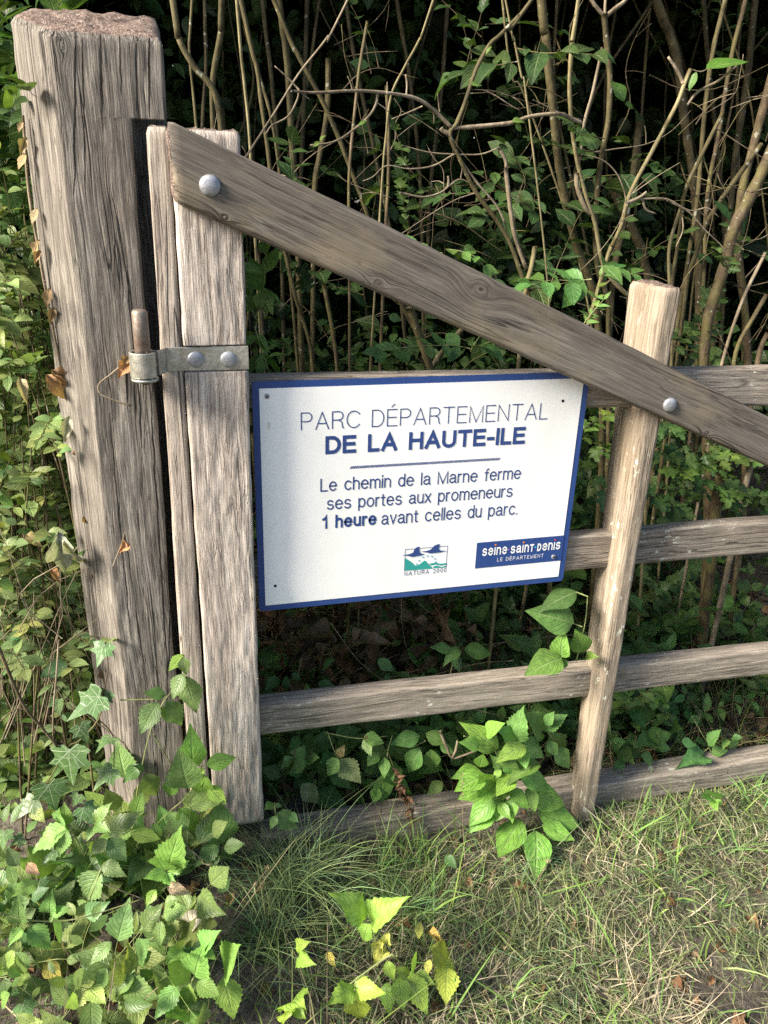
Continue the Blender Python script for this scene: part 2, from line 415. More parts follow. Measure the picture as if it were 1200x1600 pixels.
MAT = dict(
    post=wood('weathered_oak_post', (.046, .041, .035), (.158, .142, .123), (.33, .300, .262), fibre=230, wavy=.006, crack=1.0, relief=1.1, contrast=1.1, knots=[(1.535 - .02 + .35, .052, .005)],
              checks=[pchk((116, 330), (118, 40), .0016), pchk((160, 190), (156, 45), .0020), pchk((190, 150), (186, 50), .0012), pchk((234, 185), (232, 40), .0018), pchk((214, 175), (213, 50), .0011), pchk((264, 1090), (234, 600), .0018),
                      pchk((222, 700), (215, 590), .0016), pchk((205, 1000), (170, 640), .0012), pchk((132, 200), (128, 55), .0012), pchk((205, 470), (175, 300), .0011), pchk((258, 1180), (268, 900), .0016)],
              patch=(.125, .106, .094), patch_amt=.4),
    stile=wood('silvered_oak', (.15, .125, .108), (.44, .385, .335), (.66, .60, .535), fibre=250, wavy=.008, crack=.3, relief=1.3, contrast=1.25),
    heel=wood('heel_plank_oak', (.14, .112, .094), (.40, .345, .29), (.58, .515, .445), fibre=250, wavy=.005, crack=.8, relief=1.1),
    strut=wood('pale_oak_upright', (.115, .090, .068), (.295, .245, .185), (.43, .375, .30), fibre=230, wavy=.005, crack=.4, relief=1.0, lichen=.9,
               patch=(.28, .21, .14), patch_amt=.35),
    rail=wood('grey_oak_rail', (.095, .080, .066), (.285, .245, .20), (.45, .40, .335), fibre=230, wavy=.007, crack=.6, relief=1.0, lichen=.95),
    end=endgrain('rough_end_grain', (.030, .020, .016), (.175, .122, .098), (.36, .285, .24)),
    bark_olive=bark('olive_bark', (.028, .023, .009), (.078, .064, .027), (.14, .118, .055)),
    bark_pale=bark('pale_young_bark', (.09, .074, .032), (.20, .168, .082), (.29, .252, .14), spots=.25),
    bark_brown=bark('brown_mossy_bark', (.028, .020, .011), (.078, .056, .031), (.155, .118, .072), moss=(.14, .13, .04)),
    bark_dark=bark('dark_bark', (.022, .018, .009), (.060, .048, .022), (.11, .09, .045)),
    twig=bark('grey_dead_twig', (.085, .065, .040), (.20, .158, .105), (.33, .275, .20), spots=.3),
    greenstem=bark('green_stem', (.08, .10, .03), (.19, .22, .08), (.30, .32, .14), spots=.1),
    dogwood=leafmat('dogwood_leaf', nv=5.5, slope=1.25, vein_amt=.55, bump=.0042, vein_col=(.34, .42, .20)),
    bramble=leafmat('bramble_leaf', nv=8, slope=.8, vein_amt=.32, bump=.003, vein_col=(.36, .42, .22)),
    blotched=leafmat('blotched_bramble_leaf', nv=8, slope=.8, vein_amt=.3, bump=.006, spots=.85),
    small=leafmat('small_leaf', nv=5, slope=.7, vein_amt=.25, bump=.002),
    ivy=leafmat('ivy_leaf', veins='ivy', vein_col=(.40, .47, .32), vein_amt=.5, trans=.12, rough=.38, bump=.002),
    dry=leafmat('withered_leaf', nv=6, slope=.8, vein_amt=.3, trans=.2, rough=.7, vein_col=(.35, .22, .10)),
    grass=tintmat('grass_blades'),
    galv=metal('galvanised_steel', (.22, .23, .25), (.40, .41, .44), .6, .5),
    strap=metal('zinc_plated_steel', (.36, .355, .31), (.54, .54, .49), .8, .36, rust=(.22, .16, .08), rust_amt=.25),
    rust=metal('rusty_steel', (.15, .12, .10), (.30, .27, .23), .7, .5, rust=(.16, .075, .04), rust_amt=.55, scale=40.),
    white=flat('white_sign_face', (.84, .845, .83), .33, .45, dirt=(.55, .54, .48), dirt_amt=.25),
    blue=flat('blue_print', (.022, .060, .215), .35, .45, dirt=(.10, .13, .25), dirt_amt=.25),
    ink=flat('blue_lettering', (.028, .060, .20), .4, .4),
    teal=flat('teal_print', (.03, .30, .27), .4, .4),
    lightblue=flat('pale_blue_print', (.22, .45, .60), .4, .4),
    wprint=flat('white_print', (.80, .81, .82), .4, .4),
    red=flat('red_print', (.55, .05, .06), .4, .4), orange=flat('orange_print', (.70, .22, .03), .4, .4),
    violet=flat('violet_print', (.30, .10, .42), .4, .4), cyan=flat('cyan_print', (.05, .42, .68), .4, .4),
    hole=flat('dark_screw_hole', (.015, .013, .012), .8, .1),
    drop=flat('pale_droppings', (.66, .64, .58), .8, .2),
    backing=flat('aluminium_edge', (.35, .36, .38), .4, .5),
)


# ------------------------------------------------------------------ timber
def ring_poly(corners, r, step):
    """corners: list of (y, z, nseg); returns rounded closed polyline with fixed counts"""
    pts = []; n = len(corners)
    C = [np.array(c[:2], float) for c in corners]
    for i in range(n):
        a, b, c = C[i - 1], C[i], C[(i + 1) % n]
        la, lc = np.linalg.norm(a - b), np.linalg.norm(c - b)
        ra = min(r, la * .4); rc = min(r, lc * .4)
        p0 = b + (a - b) / max(la, 1e-9) * ra; p2 = b + (c - b) / max(lc, 1e-9) * rc
        for t in (0, .5, 1):
            pts.append((1 - t) ** 2 * p0 + 2 * t * (1 - t) * b + t * t * p2)
        d0 = c + (b - c) / max(lc, 1e-9) * min(r, lc * .4)
        k = corners[i][2]
        for j in range(1, k):
            pts.append(p2 + (d0 - p2) * j / k)
    return np.array(pts)


def timber(name, TL, BL, TR, BR, mat, parent=None, thick=.05, prof=None, xs=None, ring=.009, rnd=.006, und=.0016, fine=.0012, seed=0,
           endmat=None, normal=(0, -1, 0), end_rough=.004, shear=0.0, nv=None, bow=None):
    """board given by the four corners of its front face; grain along its length (left to right)"""
    TL, BL, TR, BR = [np.array(p, float) for p in (TL, BL, TR, BR)]
    A = (TL + BL) / 2; B = (TR + BR) / 2
    X = B - A; L = np.linalg.norm(X); X /= L
    Z = np.array(normal, float); Z -= X * (Z @ X); Z /= np.linalg.norm(Z); Yv = np.cross(Z, X)
    Mr = np.array([X, Yv, Z])
    loc = lambda p: Mr @ (p - A)
    tl, bl, tr, br = loc(TL), loc(BL), loc(TR), loc(BR)
    W0 = np.linalg.norm(tl - bl); W1 = np.linalg.norm(tr - br); W = (W0 + W1) / 2
    if prof is None:
        prof = lambda s: [(-W / 2, 0, 4), (-W / 2, -thick, max(3, int(W / .008))), (W / 2, -thick, 4), (W / 2, 0, max(4, int(W / .006)))]
    if xs is None:
        xs = np.linspace(0, 1, max(8, int(L / ring)))
    rings = []
    for s in xs:
        e = min(s, 1 - s) * L
        ins = 0.003 * max(0, 1 - e / .006)
        p = ring_poly(prof(s), rnd, .006)
        wsc = (W0 * (1 - s) + W1 * s) / W
        y = p[:, 0] * wsc; z = p[:, 1]
        if ins: y = y * (1 - 2 * ins / W); z = (z + thick / 2) * (1 - 2 * ins / thick) - thick / 2
        v = y / max(1e-9, (W0 * (1 - s) + W1 * s)) + .5
        top = tl * (1 - s) + tr * s; bot = bl * (1 - s) + br * s
        q = bot[None] * (1 - v)[:, None] + top[None] * v[:, None]
        q[:, 2] += z
        if bow: q[:, 1] += bow * math.sin(math.pi * s)
        q[:, 0] += shear * z * s
        rings.append(q)
    m = len(rings[0]); Rg = np.array(rings)
    # outward normals in the section
    nx = np.roll(Rg, -1, 1) - np.roll(Rg, 1, 1)
    nrm = np.stack([np.zeros_like(nx[..., 0]), nx[..., 2], -nx[..., 1]], -1); nrm /= np.maximum(1e-9, np.linalg.norm(nrm, axis=-1, keepdims=True))
    cc = Rg.mean(1, keepdims=True)
    if ((Rg - cc) * nrm).sum() < 0: nrm = -nrm
    flatp = Rg.reshape(-1, 3)
    d = und * vnoise(flatp * np.array([5., 22, 22]), seed) + und * .6 * vnoise(flatp * np.array([14., 40, 40]), seed + 1) + fine * vnoise(flatp * np.array([28., 210, 210]), seed + 2)
    flatp = flatp + nrm.reshape(-1, 3) * d[:, None]
    n = len(xs)
    # wander of the end faces
    Rg = flatp.reshape(n, m, 3)
    V = [Rg.reshape(-1, 3)]; F = []; fm = []
    i = np.arange(n - 1)[:, None] * m; j = np.arange(m)[None]; j2 = (j + 1) % m
    q = np.stack([i + j, i + j2, i + m + j2, i + m + j], -1).reshape(-1, 4)
    tris = []; quads = [q]; base = n * m; cap_q = []; cap_t = []
    for end in (0, 1):
        ringp = Rg[-1 if end else 0]; start = (n - 1) * m if end else 0
        c = ringp.mean(0); prev = start + np.arange(m)
        for k in (.86, .68, .48, .26):
            pts = c + (ringp - c) * k
            pts[:, 0] += (end_rough * vnoise(pts * 70, seed + 7) + end_rough * .7 * vnoise(pts * 190, seed + 8)) * 1.0 + (.002 if end else -.002)
            V.append(pts); cur = base + np.arange(m); base += m
            qq = np.stack([prev, np.roll(prev, -1), np.roll(cur, -1), cur], -1)
            cap_q.append(qq if end else qq[:, ::-1]); prev = cur
        V.append(c[None]); ci = base; base += 1
        tt = np.stack([prev, np.roll(prev, -1), np.full(m, ci)], -1)
        cap_t.append(tt if end else tt[:, ::-1])
    cq = np.concatenate(cap_q); ct = np.concatenate(cap_t)
    V = np.concatenate(V)
    F = [ct, np.concatenate([q, cq])]
    fmi = np.concatenate([np.ones(len(ct)), np.zeros(len(q)), np.ones(len(cq))]).astype(int)
    # orientation check
    v0 = V[q[:, 0]]; nn = np.cross(V[q[:, 1]] - v0, V[q[:, 3]] - v0)
    if (nn * (v0 - V.mean(0)) * np.array([0, 1, 1])).sum() < 0:
        F = [x[:, ::-1] for x in F]
    Mw = Matrix.Identity(4)
    for k in range(3):
        Mw[k][0] = X[k]; Mw[k][1] = Yv[k]; Mw[k][2] = Z[k]; Mw[k][3] = A[k]
    return mesh_np(name, V, F, [mat, endmat or MAT['end']], parent, M=Mw, fmat=fmi)


def extend(TL, BL, TR, BR, left=0.0, right=0.0):
    out = []
    for a, b in ((TL, TR), (BL, BR)):
        d = (b - a) / np.linalg.norm(b - a); out.append((a - d * left, b + d * right))
    return out[0][0], out[1][0], out[0][1], out[1][1]


def lathe(name, prof, mat, parent, origin, axis=(0, -1, 0), n=28, up=(0, 0, 1)):
    """prof: list of (r, h); h along axis"""
    V = []; F = []
    for (r, h) in prof:
        for k in range(n):
            a = 2 * math.pi * k / n; V.append((r * math.cos(a), r * math.sin(a), h))
    for i in range(len(prof) - 1):
        for k in range(n):
            k2 = (k + 1) % n; F.append((i * n + k, i * n + k2, (i + 1) * n + k2, (i + 1) * n + k))
    F.append(tuple(range(n))[::-1]); F.append(tuple((len(prof) - 1) * n + k for k in range(n)))
    Fq = [f for f in F if len(f) == 4]; Fn = [f for f in F if len(f) != 4]
    z = Vector(axis).normalized(); M = z.to_track_quat('Z', 'Y').to_matrix().to_4x4(); M.translation = Vector(origin)
    return mesh_np(name, V, [np.array(Fq), np.array(Fn)], mat, parent, M=M)


def dome(name, origin, r, h, mat, parent, axis=(0, -1, 0)):
    pr = [(r * .98, -.004), (r, 0), (r * 1.0, h * .12)] + [(r * math.cos(t), h * (.12 + .88 * math.sin(t))) for t in np.linspace(.15, 1.5, 9)]
    return lathe(name, pr, mat, parent, origin, axis)


# ------------------------------------------------------------------ ground
def gz(x, y):
    x = np.asarray(x, float); y = np.asarray(y, float)
    z = np.interp(x, (-.6, -.12, .12, .4, .82, 1.4, 2.4), (-.03, -.06, -.140, -.168, -.190, -.212, -.23))
    p = np.stack([x * 2.3, y * 2.3, np.zeros_like(x)], -1).reshape(-1, 3)
    z = z + (.014 * vnoise(p, 3) + .007 * vnoise(p * 4, 4)).reshape(x.shape)
    return z - .03 * np.clip(-y - .3, 0, 1.5) + .05 * np.clip(y - .3, 0, 3)


gx = np.concatenate([np.linspace(-60, -4, 12)[:-1], np.linspace(-4, 4.5, 240), np.linspace(4.5, 60, 12)[1:]])
gy = np.concatenate([np.linspace(-60, -3, 12)[:-1], np.linspace(-3, 6, 240), np.linspace(6, 60, 12)[1:]])
GX, GY = np.meshgrid(gx, gy); GZ = gz(GX, GY)
nxx = len(gx); ii = (np.arange(len(gy) - 1)[:, None] * nxx + np.arange(nxx - 1)[None]).ravel()
gm, n_, l_, b_ = newmat('soil_with_litter')
tc = n_.new('ShaderNodeTexCoord')
a_ = noise_at(n_, l_, tc.outputs['Object'], 9, 6, .7); c_ = noise_at(n_, l_, tc.outputs['Object'], 85, 4, .7)
gg = mathn(n_, l_, 'ADD', mathn(n_, l_, 'MULTIPLY', a_, .5), mathn(n_, l_, 'MULTIPLY', c_, .5))
l_.new(ramp(n_, l_, gg, [(.36, (.022, .018, .013)), (.5, (.080, .066, .050)), (.64, (.20, .175, .145))]), b_.inputs['Base Color'])
b_.inputs['Roughness'].default_value = .95
bp_ = n_.new('ShaderNodeBump'); bp_.inputs['Distance'].default_value = .03; l_.new(gg, bp_.inputs['Height']); l_.new(bp_.outputs[0], b_.inputs['Normal'])
ground = mesh_np('ground', np.stack([GX.ravel(), GY.ravel(), GZ.ravel()], -1), [np.stack([ii, ii + 1, ii + nxx + 1, ii + nxx], -1)], gm)
tag(ground, kind='structure')

# ------------------------------------------------------------------ gate post
post = thing('gate_post', 'tall weathered square timber gate post with rough cracked top, left of the gate', 'gate post', (-.2, .09, 0))
zb, ztop = -.35, 1.535


def post_prof(s):
    z = zb + s * (ztop - zb)
    ch = .013 * max(0, vnoise(np.array([[z * 6, .3, .1]]), 5)[0])
    wob = .005 * vnoise(np.array([[z * 3.2, 1.3, .7]]), 9)[0]
    fl = -.268 + wob; c0 = -.2
    if z > 1.424:
        c = [(fl, 0), (-.166, 0), (-.138, 0), (-.1085, 0), (-.112, .19), (-.315, .19), (-.334, .10)]
    else:
        e = -.1635 + .003 * math.sin(z * 9)
        c = [(fl, 0), (e, 0), (e - .001, .11), (-.1085, .112), (-.112, .19), (-.315, .19), (-.334, .10)]
    seg = [16, 5, 6, 5, 14, 7, 12]
    # local y points to world -x, local z to world -y
    return [(-(x - c0), -y, k) for (x, y), k in zip(c, seg)]


xs = np.unique(np.concatenate([np.linspace(0, 1, 210), [(1.4235 - zb) / (ztop - zb), (1.4245 - zb) / (ztop - zb)]]))
timber('timber', (-.2 - .06, .018, zb), (-.2 + .06, .018, zb), (-.2 - .06, .018, ztop), (-.2 + .06, .018, ztop), MAT['post'], post, thick=.19, prof=post_prof, xs=xs,
       rnd=.004, und=.0013, fine=.0014, seed=21, end_rough=.007, shear=-.29)

# ------------------------------------------------------------------ gate
gate = thing('wooden_gate', 'grey weathered wooden field gate with sloping brace, rails and a hinge strap', 'gate', (0, 0, 0))
YS = .004
# wide stile with a recess for the strap
zs0, zs1 = at(395, 1287)[2], at(376, 206)[2]
g0, g1 = at(350, 580)[2] - .001, at(350, 541)[2] + .001
zz = lambda z: (z - zs0) / (zs1 - zs0)


def stile_prof(s):
    z = zs0 + s * (zs1 - zs0)
    f = -.013 if g0 < z < g1 else 0.0
    Wh = .108
    return [(-Wh / 2, f, 5), (-Wh / 2, -.075, 12), (Wh / 2, -.075, 5), (Wh / 2, f, 20)]


ex = [zz(g0 - .0006), zz(g0 + .0006), zz(g1 - .0006), zz(g1 + .0006), zz(g0 - .004), zz(g1 + .004)]
timber('hinge_stile', (-.108, 0, zs0), (0.0, 0, zs0), (-.108, 0, zs1), (0.0, 0, zs1), MAT['stile'], gate, thick=.075, prof=stile_prof,
       xs=np.unique(np.concatenate([np.linspace(0, 1, 170), ex])), rnd=.005, und=.0012, fine=.0016, seed=31)
timber('heel_plank', at(300, 1287, YS) * np.array([1, 1, 1]), at(331, 1290, YS), at(228, 198, YS), at(263, 198, YS), MAT['heel'], gate, thick=.055, rnd=.005, seed=35, und=.001,
       fine=.0009)
YR = .045
rails = [((393, 590), (393, 640), (1200, 576), (1200, 635), .040, .7),
         ((412, 876), (412, 936), (1200, 815), (1200, 864), .040, .7),
         ((412, 1102), (412, 1150), (1200, 1016), (1200, 1055), .045, .7),
         ((330, 1321), (330, 1357), (1200, 1187), (1200, 1219), .065, .7)]
for k, (tl, bl, tr, br, th, rx) in enumerate(rails):
    q = extend(*[at(*p, YR) for p in (tl, bl, tr, br)], left=.02, right=rx)
    o = timber('rail', *q, MAT['rail'], gate, thick=th, rnd=.006, und=.0016, fine=.0010, seed=40 + k)
    if k == 3: o['label'] = 'low sill rail lying near the grass'
# upright fixed behind the brace
zb_, zt_ = at(912, 1288)[2], at(1050, 450)[2]
SW = .043


def strut_prof(s):
    d = .060 + .062 * s
    ch = .010
    return [(-SW / 2, 0, 3), (-SW / 2, -d, 4), (SW / 2, -d, 12), (SW / 2, -ch * .8, 2), (SW / 2 - ch, 0, 6)]


xb, xt = at(906, 1288)[0] + .018, at(1051, 450)[0]
timber('upright', (xb - SW / 2, 0, zb_ - .02), (xb + SW / 2, 0, zb_ - .02), (xt - SW / 2, 0, zt_), (xt + SW / 2, 0, zt_), MAT['strut'], gate, thick=.09, prof=strut_prof,
       rnd=.005, und=.0012, fine=.001, seed=51)
timber('end_stile', (1.80, .02, -.19), (1.88, .02, -.19), (1.80, .02, 1.1), (1.88, .02, 1.1), MAT['rail'], gate, thick=.07, seed=53)
# sloping brace
YB = -.027
q = extend(*[at(*p, YB) for p in ((262, 181), (274, 322), (1200, 650), (1200, 735))], right=.45)
A_ = (q[0] + q[1]) / 2; X_ = (q[2] + q[3]) / 2 - A_; LB = np.linalg.norm(X_); X_ /= LB


def brk(px, py):
    d = at(px, py, YB) - A_; return d @ X_, d @ np.cross(np.array([0, -1., 0]), X_)


kn = [(*brk(592, 442), .008), (*brk(752, 452), .013), (*brk(866, 579), .006), (*brk(353, 340), .0045), (*brk(1105, 676), .005)]
MAT['brace'] = wood('dark_grey_brace_board', (.066, .057, .049), (.140, .124, .105), (.225, .20, .168), knots=kn, fibre=210, wavy=.006, crack=.95, relief=.45,
                    patch=(.235, .19, .125), patch_amt=.55, contrast=.95)
WB = .118


def brace_prof(s):
    h = .027; W = WB
    return [(-W / 2 + .006, 0, 3), (-W / 2, -h * .45, 2), (-W / 2, -h, 14), (W / 2, -h, 4), (W / 2, 0, 22)]


brace = timber('brace', *q, MAT['brace'], gate, thick=.027, prof=brace_prof, rnd=.0035, und=.0012, fine=.0007, seed=61, bow=.004)
for (px, py, r) in ((328, 290, 16.5), (1047, 633, 11.5)):
    p = at(px, py, YB - .002); dep = (p - CAM) @ fwd; rr = r * dep / FPX
    dome('bolt_head', p + np.array([0, .0015, 0]), rr, rr * .55, MAT['galv'], brace)
# hinge strap: flat leaf in the recess, bent round the heel plank into a knuckle
zc = (g0 + g1) / 2; hh = (g1 - g0) / 2 - .0015
pinc = at(224, 562, -.030)[0]


def ribbon_solid(name, path, z0, z1, t, mat, parent):
    """plan path (x,y) swept vertically, thickness t to the left of travel"""
    P = np.array(path); T = np.gradient(P, axis=0); T /= np.linalg.norm(T, axis=1)[:, None]
    Nn = np.stack([-T[:, 1], T[:, 0]], -1) * t
    c = .0012
    secs = []
    for off, z in ((0, z0 + c), (0, z1 - c), (c / t, z1), (1 - c / t, z1), (1, z1 - c), (1, z0 + c), (1 - c / t, z0), (c / t, z0)):
        secs.append(np.concatenate([P + Nn * off, np.full((len(P), 1), z)], 1))
    V = np.stack(secs, 1).reshape(-1, 3); k = 8; n = len(P)
    F = [(i * k + j, i * k + (j + 1) % k, (i + 1) * k + (j + 1) % k, (i + 1) * k + j) for i in range(n - 1) for j in range(k)]
    F8 = [tuple(range(k))[::-1], tuple((n - 1) * k + j for j in range(k))]
    Vc, M = recentre(V)
    o = mesh_np(name, Vc, [np.array(F), np.array(F8)], mat, parent, M=M, smooth=False)
    return o


pth = [(.0015, .0055), (-.03, .0055), (-.06, .0055), (-.09, .0055), (-.12, .0055), (-.134, .0052), (-.1395, .003), (-.1425, -.002), (-.1435, -.008)]
yk = -.030; rk = .0225
for a in np.linspace(20, 335, 30):
    pth.append((pinc + rk * math.cos(math.radians(a)), yk + rk * math.sin(math.radians(a))))
strap = ribbon_solid('hinge_strap', pth, zc - hh + .001, zc + hh, .0045, MAT['strap'], gate)
for px in (306, 357):
    p = at(px, 561, .005); dep = (p - CAM) @ fwd; rr = 12.8 * dep / FPX
    dome('rivet', np.array([p[0], .0012, p[2]]), rr, rr * .42, MAT['galv'], strap)
# hinge pin on the post
zp1 = at(221, 484, yk)[2]; zl = at(226, 594, yk)[2]
pin = lathe('hinge_pin', [(.0128, zl - zc + .002), (.0128, zp1 - zc - .004), (.0105, zp1 - zc)], MAT['rust'], post, (pinc, yk, zc), axis=(0, 0, 1))
pin['label'] = 'rust streaked steel hinge pin'
lathe('pin_collar', [(.015, zl), (.0225, zl), (.0228, zl + .002), (.0228, zc - hh - .003), (.0222, zc - hh - .0015), (.014, zc - hh - .001)], MAT['strap'], pin, (pinc, yk, 0), axis=(0, 0, 1))
lathe('pin_shank', [(.011, -.012), (.011, .07)], MAT['rust'], pin, (pinc, yk + .01, (zl + zc - hh) / 2), axis=(-.12, 1, 0))
pl = at(299, 1275, -.02)
lathe('lower_hinge_pin', [(.012, -.10), (.012, .012), (.009, .016)], MAT['galv'], post, tuple(pl), axis=(0, 0, 1))
lathe('lower_hinge_collar', [(.017, -.05), (.019, -.048), (.019, -.004), (.017, -.002)], MAT['galv'], post, tuple(pl), axis=(0, 0, 1))

# ------------------------------------------------------------------ sign
YSG = .034
sTL, sBR = at(393.5, 594.5, YSG), at(880.5, 907.5, YSG); sBL = at(405, 955.5, YSG); sTR = at(921, 583, YSG)
sx0, sx1 = (sTL[0] + sBL[0]) / 2, (sTR[0] + sBR[0]) / 2
sz0, sz1 = (sBL[2] + sBR[2]) / 2, (sTL[2] + sTR[2]) / 2
sign = thing('park_sign', 'white park notice with blue border and French lettering screwed to the gate', 'sign', ((sx0 + sx1) / 2, YSG, sz0))


def rrect(x0, x1, z0, z1, r, n=6):
    out = []
    for cx, cz, a in ((x1 - r, z0 + r, -90), (x1 - r, z1 - r, 0), (x0 + r, z1 - r, 90), (x0 + r, z0 + r, 180)):
        for k in range(n + 1):
            t = math.radians(a + 90 * k / n); out.append((cx + r * math.cos(t), cz + r * math.sin(t)))
    return out


def plate(name, outline, y, t, mat, parent):
    """flat plate facing -y with front at y"""
    o = np.array(outline); n = len(o)
    V = np.concatenate([np.stack([o[:, 0], np.full(n, y), o[:, 1]], -1), np.stack([o[:, 0], np.full(n, y + t), o[:, 1]], -1)])
    area = (o[:, 0] * np.roll(o[:, 1], -1) - np.roll(o[:, 0], -1) * o[:, 1]).sum()
    fr = tuple(range(n)); bk = tuple(range(n, 2 * n))[::-1]
    if area < 0: fr = fr[::-1]; bk = bk[::-1]
    q = [(i, n + i, n + (i + 1) % n, (i + 1) % n) for i in range(n)]
    if area < 0: q = [x[::-1] for x in q]
    Vc, M = recentre(V)
    return mesh_np(name, Vc, [np.array(q), np.array([fr, bk])] if n != 4 else [np.array(q + [fr, bk])], mat, parent, M=M, smooth=False)


plate('border_plate', rrect(sx0, sx1, sz0, sz1, .008), YSG, .003, MAT['blue'], sign)
bw = .0128
plate('face', rrect(sx0 + bw, sx1 - bw, sz0 + bw, sz1 - bw, .0015), YSG - .0007, .0006, MAT['white'], sign)


def S(px, py):
    p = at(px, py, YSG - .001); return np.array([p[0], p[2]])


def arcp(cx, cy, rx, ry, a0, a1, n=10):
    return [(cx + rx * math.cos(math.radians(a0 + (a1 - a0) * i / n)), cy + ry * math.sin(math.radians(a0 + (a1 - a0) * i / n))) for i in range(n + 1)]


X_H = .72
GL = {
    'A': (.76, [[(0, 0), (.38, 1), (.76, 0)], [(.13, .33), (.63, .33)]]),
    'P': (.62, [[(0, 0), (0, 1)], [(0, 1), (.36, 1)] + arcp(.36, .74, .26, .26, 90, -90) + [(0, .48)]]),
    'R': (.64, [[(0, 0), (0, 1)], [(0, 1), (.38, 1)] + arcp(.38, .75, .25, .25, 90, -90) + [(0, .5)], [(.36, .5), (.56, .38), (.60, .12), (.65, 0)]]),
    'C': (.78, [arcp(.42, .5, .42, .5, 38, 322, 22)]),
    'D': (.70, [[(0, 0), (0, 1), (.30, 1)] + arcp(.30, .5, .40, .5, 90, -90, 16) + [(0, 0)]]),
    'E': (.58, [[(.58, 1), (0, 1), (0, 0), (.6, 0)], [(0, .52), (.54, .52)]]),
    'T': (.68, [[(0, 1), (.68, 1)], [(.34, 1), (.34, 0)]]),
    'M': (.84, [[(0, 0), (0, 1), (.42, 0), (.84, 1), (.84, 0)]]),
    'N': (.68, [[(0, 0), (0, 1), (.68, 0), (.68, 1)]]),
    'L': (.50, [[(0, 1), (0, 0), (.5, 0)]]),
    'H': (.68, [[(0, 0), (0, 1)], [(.68, 0), (.68, 1)], [(0, .53), (.68, .53)]]),
    'U': (.68, [[(0, 1), (0, .34)] + arcp(.34, .34, .34, .34, 180, 360, 14) + [(.68, 1)]]),
    'I': (.0, [[(0, 0), (0, 1)]]), '-': (.28, [[(0, .38), (.28, .38)]]),
    'e': (.54, [[(.02, .38), (.54, .38)] + arcp(.27, .36, .27, .36, 4, 318, 20)]),
    'c': (.50, [arcp(.27, .36, .27, .36, 42, 318, 18)]),
    'h': (.46, [[(0, 0), (0, 1)], [(0, .44)] + arcp(.23, .46, .23, .26, 180, 0, 10) + [(.46, 0)]]),
    'n': (.46, [[(0, 0), (0, .72)], [(0, .44)] + arcp(.23, .46, .23, .26, 180, 0, 10) + [(.46, 0)]]),
    'm': (.80, [[(0, 0), (0, .72)], [(0, .48)] + arcp(.20, .50, .20, .22, 180, 0, 8) + [(.40, 0)], [(.40, .48)] + arcp(.60, .50, .20, .22, 180, 0, 8) + [(.80, 0)]]),
    'i': (.0, [[(0, 0), (0, .72)], [(0, .93), (0, 1.0)]]), 'l': (.0, [[(0, 0), (0, 1)]]),
    'd': (.50, [arcp(.25, .36, .25, .36, 0, 360, 20), [(.50, 0), (.50, 1)]]),
    'p': (.50, [arcp(.25, .36, .25, .36, 0, 360, 20), [(0, -.28), (0, .72)]]),
    'o': (.54, [arcp(.27, .36, .27, .36, 0, 360, 20)]),
    'a': (.52, [arcp(.25, .52, .22, .20, 160, 0, 8) + [(.47, .10), (.54, .0)], [(.47, .42), (.34, .40)] + arcp(.19, .20, .19, .19, 90, 280, 10) + [(.36, .06), (.47, .20)]]),
    'r': (.26, [[(0, 0), (0, .72)], [(0, .42)] + arcp(.24, .46, .24, .25, 180, 88, 6)]),
    'f': (.28, [[(.13, 0), (.13, .82)] + arcp(.30, .82, .17, .18, 180, 92, 6), [(.0, .68), (.28, .68)]]),
    's': (.48, [arcp(.24, .53, .21, .19, 25, 250, 10) + arcp(.24, .19, .24, .19, 70, -155, 10)]),
    't': (.27, [[(.12, .92), (.12, .14)] + arcp(.25, .13, .13, .13, 180, 275, 6), [(0, .68), (.27, .68)]]),
    'u': (.46, [[(0, .72), (0, .26)] + arcp(.23, .26, .23, .26, 180, 360, 10), [(.46, .72), (.46, 0)]]),
    'x': (.46, [[(0, 0), (.46, .72)], [(0, .72), (.46, 0)]]), 'v': (.48, [[(0, .72), (.24, 0), (.48, .72)]]),
    '.': (.0, [[(0, 0), (0, .02)]]), '1': (.24, [[(0, .76), (.16, .84), (.24, 1), (.24, 0)]]),
    '2': (.56, [arcp(.28, .72, .28, .28, 165, -20, 10) + [(0, 0), (.56, 0)]]), '0': (.54, [arcp(.27, .5, .27, .5, 0, 360, 20)]),
    ' ': (.30, []), '·': (.04, []),
}
GL['É'] = (.58, GL['E'][1] + [[(.26, 1.16), (.42, 1.32)]])
GL['ᴅ'] = (.40, [[(0, 0), (0, .72), (.16, .72)] + arcp(.16, .36, .24, .36, 90, -90, 12) + [(0, 0)]])
GL['ᴛ'] = (.40, [[(0, .72), (.40, .72)], [(.20, .72), (.20, 0)]])
GL['ı'] = (.0, [[(0, 0), (0, .72)]])


def stroke(pts, w, ext=True):
    P = np.array(pts, float)
    closed = np.linalg.norm(P[0] - P[-1]) < 1e-6
    d = np.diff(P, axis=0); ln = np.linalg.norm(d, axis=1); keep = np.concatenate([[True], ln > 1e-6]); P = P[keep]
    d = np.diff(P, axis=0); d /= np.linalg.norm(d, axis=1)[:, None]
    if ext and not closed:
        P[0] -= d[0] * w / 2; P[-1] += d[-1] * w / 2
    nrm = np.stack([-d[:, 1], d[:, 0]], -1)
    Nn = np.zeros_like(P)
    for i in range(len(P)):
        if closed and i in (0, len(P) - 1): a, b = nrm[-1], nrm[0]
        else: a, b = nrm[max(0, i - 1)], nrm[min(len(nrm) - 1, i)]
        m = a + b; k = np.linalg.norm(m); m = m / max(k, 1e-6); Nn[i] = m * min(1 / max(m @ a, .3), 2.2)
    return P + Nn * w / 2, P - Nn * w / 2


